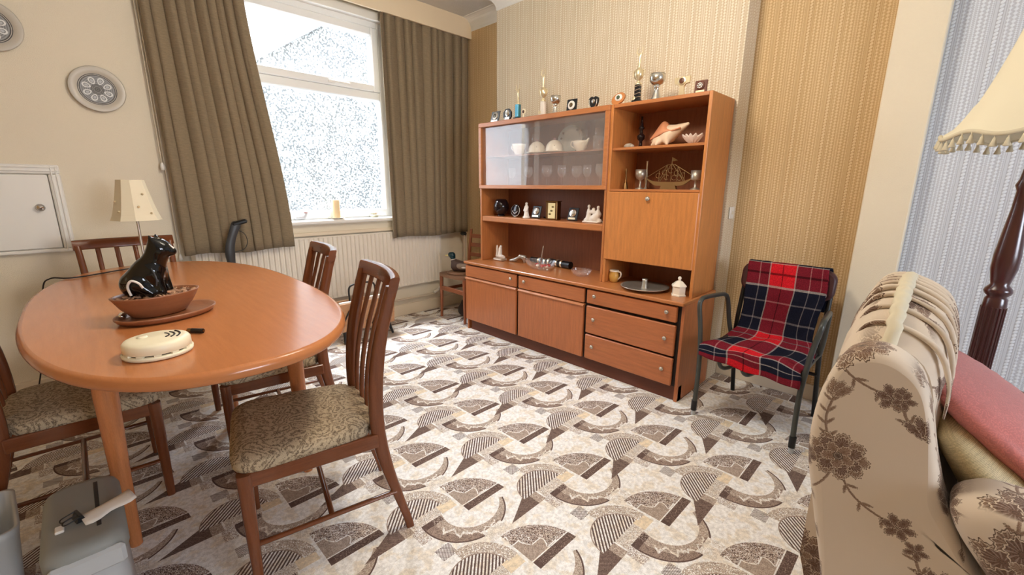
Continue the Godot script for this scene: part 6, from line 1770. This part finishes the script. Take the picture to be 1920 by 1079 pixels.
func counter_things() -> void:
	var y := 0.6375
	var f := thing("ship_figurine", "small pottery figurine of two standing shapes on a plinth, on the sideboard", "figurine", Vector3(-2.8, y, -2.655))
	part(f, "plinth", S.new().box(Vector3(0, 0.012, 0), Vector3(0.115, 0.024, 0.07), 0.006).mesh(), mat(C(176, 150, 128), 0.4))
	part(f, "plinth_band", S.new().box(Vector3(0, 0.013, 0.035), Vector3(0.09, 0.008, 0.003), 0.001).mesh(), M.bisque)
	part(f, "figures", S.new().blob([[Vector3(-0.04, 0.036, 0), Vector3(0.045, 0.034, 0), 0.012, 0.016], [Vector3(-0.035, 0.04, 0), Vector3(-0.037, 0.09, 0), 0.013, 0.009], [Vector3(-0.038, 0.105, 0), Vector3(-0.036, 0.13, 0), 0.01, 0.007], [Vector3(0.0, 0.04, 0), Vector3(0.004, 0.1, 0), 0.019, 0.015], [Vector3(0.004, 0.11, 0), Vector3(0.012, 0.128, 0), 0.012, 0.011], [Vector3(0.03, 0.04, 0.01), Vector3(0.045, 0.045, 0.01), 0.014, 0.01]], 0.008, 0.0052).mesh(), M.bisque)
	solo("silver_shoe", "silver shoe-shaped ornament on the sideboard", "ornament", S.new().blob([[Vector3(-0.07, 0.012, 0.02), Vector3(-0.02, 0.022, 0.01), 0.011, 0.015], [Vector3(-0.02, 0.022, 0.01), Vector3(0.03, 0.055, 0), 0.013, 0.014], [Vector3(0.03, 0.055, 0), Vector3(0.07, 0.05, -0.01), 0.016, 0.02], [Vector3(0.065, 0.045, -0.01), Vector3(0.07, 0.01, -0.01), 0.014, 0.009]], 0.012, 0.0055).mesh(), M.pewter, Vector3(-2.62, y, -2.7))
	var bl := thing("crystal_bowl", "oval cut crystal bowl of red sweets on the sideboard", "bowl", Vector3(-2.27, y, -2.6))
	var R := []
	for q in [[0.5, 0.0], [0.56, 0.004], [0.8, 0.03], [1.0, 0.066], [0.96, 0.066], [0.74, 0.03], [0.5, 0.012]]:
		var r := PackedVector3Array()
		for i in 48:
			var a := TAU * i / 48.0
			var k: float = q[0] * (1.0 + (0.035 if i % 2 else -0.02))
			r.append(Vector3(cos(a) * 0.15 * k, q[1] + (0.006 if i % 4 < 2 and q[1] > 0.06 else 0.0), sin(a) * 0.1 * k))
		R.append(r)
	part(bl, "bowl", S.new().loft(R, true, -1).mesh(), M.crystal)
	var rg := RandomNumberGenerator.new()
	rg.seed = 21
	for i in 9:
		var sw := solo("wrapped_sweet", "red wrapped sweet in the oval crystal bowl", "sweet", S.new().ball(Vector3.ZERO, Vector3(0.016, 0.01, 0.012), 10, 6).mesh(), M.red if i % 3 else M.bisque, Vector3(-2.26 + rg.randf_range(-0.05, 0.06), y + 0.03 + 0.004 * (i % 3), -2.6 + rg.randf_range(-0.035, 0.035)), rg.randf() * 3.0, "wrapped sweets in the crystal bowl")
		if i % 3 == 0:
			sw.set_meta("label", "white wrapped sweet in the oval crystal bowl")
			sw.set_meta("group", "white wrapped sweets in the crystal bowl")
	var pn := thing("pen", "slim silver pen standing up out of the crystal bowl", "pen", Vector3(-2.27, y + 0.03, -2.6))
	part(pn, "barrel", S.new().tube([Vector3(0, 0, 0), Vector3(0.012, 0.07, 0), Vector3(0.026, 0.148, 0)], [0.003, 0.006, 0.005], 10).mesh(), M.silver)
	part(pn, "tip", S.new().tube([Vector3(0.026, 0.148, 0), Vector3(0.0285, 0.162, 0)], [0.004, 0.0015], 8).mesh(), M.gold)
	var tb := thing("telescope", "long black and gilt telescope tube lying at the back of the sideboard", "telescope", Vector3(-2.33, y, -2.79), -0.05)
	part(tb, "tube", S.new().tube([Vector3(-0.22, 0.026, 0), Vector3(0.0, 0.026, 0), Vector3(0.005, 0.03, 0), Vector3(0.23, 0.03, 0)], [0.022, 0.024, 0.029, 0.03], 18).mesh(), M.black)
	for x in [-0.12, -0.05, 0.0, 0.09, 0.14]:
		part(tb, "gilt_band", S.new().tube([Vector3(x - 0.008, 0.027 + 0.003 * float(x > -0.01), 0), Vector3(x + 0.008, 0.027 + 0.003 * float(x > -0.01), 0)], 0.025 if x < 0.0 else 0.031, 18).mesh(), M.gold)
	var ash := []
	for q in [[0.6, 0.0], [0.7, 0.004], [0.95, 0.034], [1.0, 0.05], [0.86, 0.05], [0.7, 0.016]]:
		var r := PackedVector3Array()
		for i in 32:
			var a := TAU * i / 32.0
			var k: float = q[0] * (1.0 + (0.05 if i % 2 else -0.03))
			r.append(Vector3(cos(a) * 0.074 * k, q[1] - (0.01 if i % 8 == 0 and q[1] > 0.04 else 0.0), sin(a) * 0.074 * k))
		ash.append(r)
	solo("crystal_ashtray", "small round cut crystal dish near the sideboard's middle", "dish", S.new().loft(ash, true, -1).mesh(), M.crystal, Vector3(-1.88, y, -2.62))
	var tj := thing("character_jug", "small yellow pottery jug in the niche under the flap", "jug", Vector3(-1.6, y, -2.62))
	part(tj, "body", S.new().lathe([Vector2(0.024, 0), Vector2(0.028, 0.004), Vector2(0.035, 0.03), Vector2(0.034, 0.05), Vector2(0.028, 0.07), Vector2(0.031, 0.082), Vector2(0.028, 0.082), Vector2(0.024, 0.068), Vector2(0.001, 0.03)], 22).mesh(), mat(C(212, 164, 84), 0.25))
	part(tj, "handle", S.new().tube(smooth([Vector3(0.027, 0.074, 0), Vector3(0.05, 0.072, 0), Vector3(0.052, 0.045, 0), Vector3(0.032, 0.022, 0)]), 0.005, 8).mesh(), M.china)
	part(tj, "band", S.new().lathe([Vector2(0.0312, 0.074), Vector2(0.033, 0.079), Vector2(0.031, 0.084)], 22).mesh(), M.china)
	var ty := thing("silver_server", "round silver serving tray with a central post, under the flap", "tray", Vector3(-1.335, y, -2.565))
	part(ty, "tray", S.new().lathe([Vector2(0.09, 0), Vector2(0.1, 0.006), Vector2(0.14, 0.014), Vector2(0.152, 0.02), Vector2(0.152, 0.024), Vector2(0.138, 0.019), Vector2(0.105, 0.016), Vector2(0.1, 0.01), Vector2(0.001, 0.01)], 48).mesh(), M.pewter)
	part(ty, "post", S.new().lathe([Vector2(0.02, 0.01), Vector2(0.018, 0.02), Vector2(0.016, 0.055), Vector2(0.018, 0.068), Vector2(0.001, 0.07)], 18).mesh(), M.pewter)
	var hp := thing("cottage_pot", "white china lidded pot shaped like a small cottage, at the niche's right", "pot", Vector3(-1.105, y, -2.56))
	part(hp, "body", S.new().lathe([Vector2(0.046, 0), Vector2(0.046, 0.008), Vector2(0.041, 0.012), Vector2(0.041, 0.058), Vector2(0.044, 0.06)], 6, Vector3.ZERO, 1, 1, Basis(), -1).mesh(), M.china)
	part(hp, "lid", S.new().lathe([Vector2(0.048, 0.06), Vector2(0.046, 0.066), Vector2(0.022, 0.088), Vector2(0.012, 0.093), Vector2(0.001, 0.094)], 6, Vector3.ZERO, 1, 1, Basis(), -1).mesh(), M.china)
	part(hp, "finial", S.new().lathe([Vector2(0.008, 0.09), Vector2(0.007, 0.1), Vector2(0.011, 0.106), Vector2(0.009, 0.116), Vector2(0.001, 0.12)], 14).mesh(), M.china)
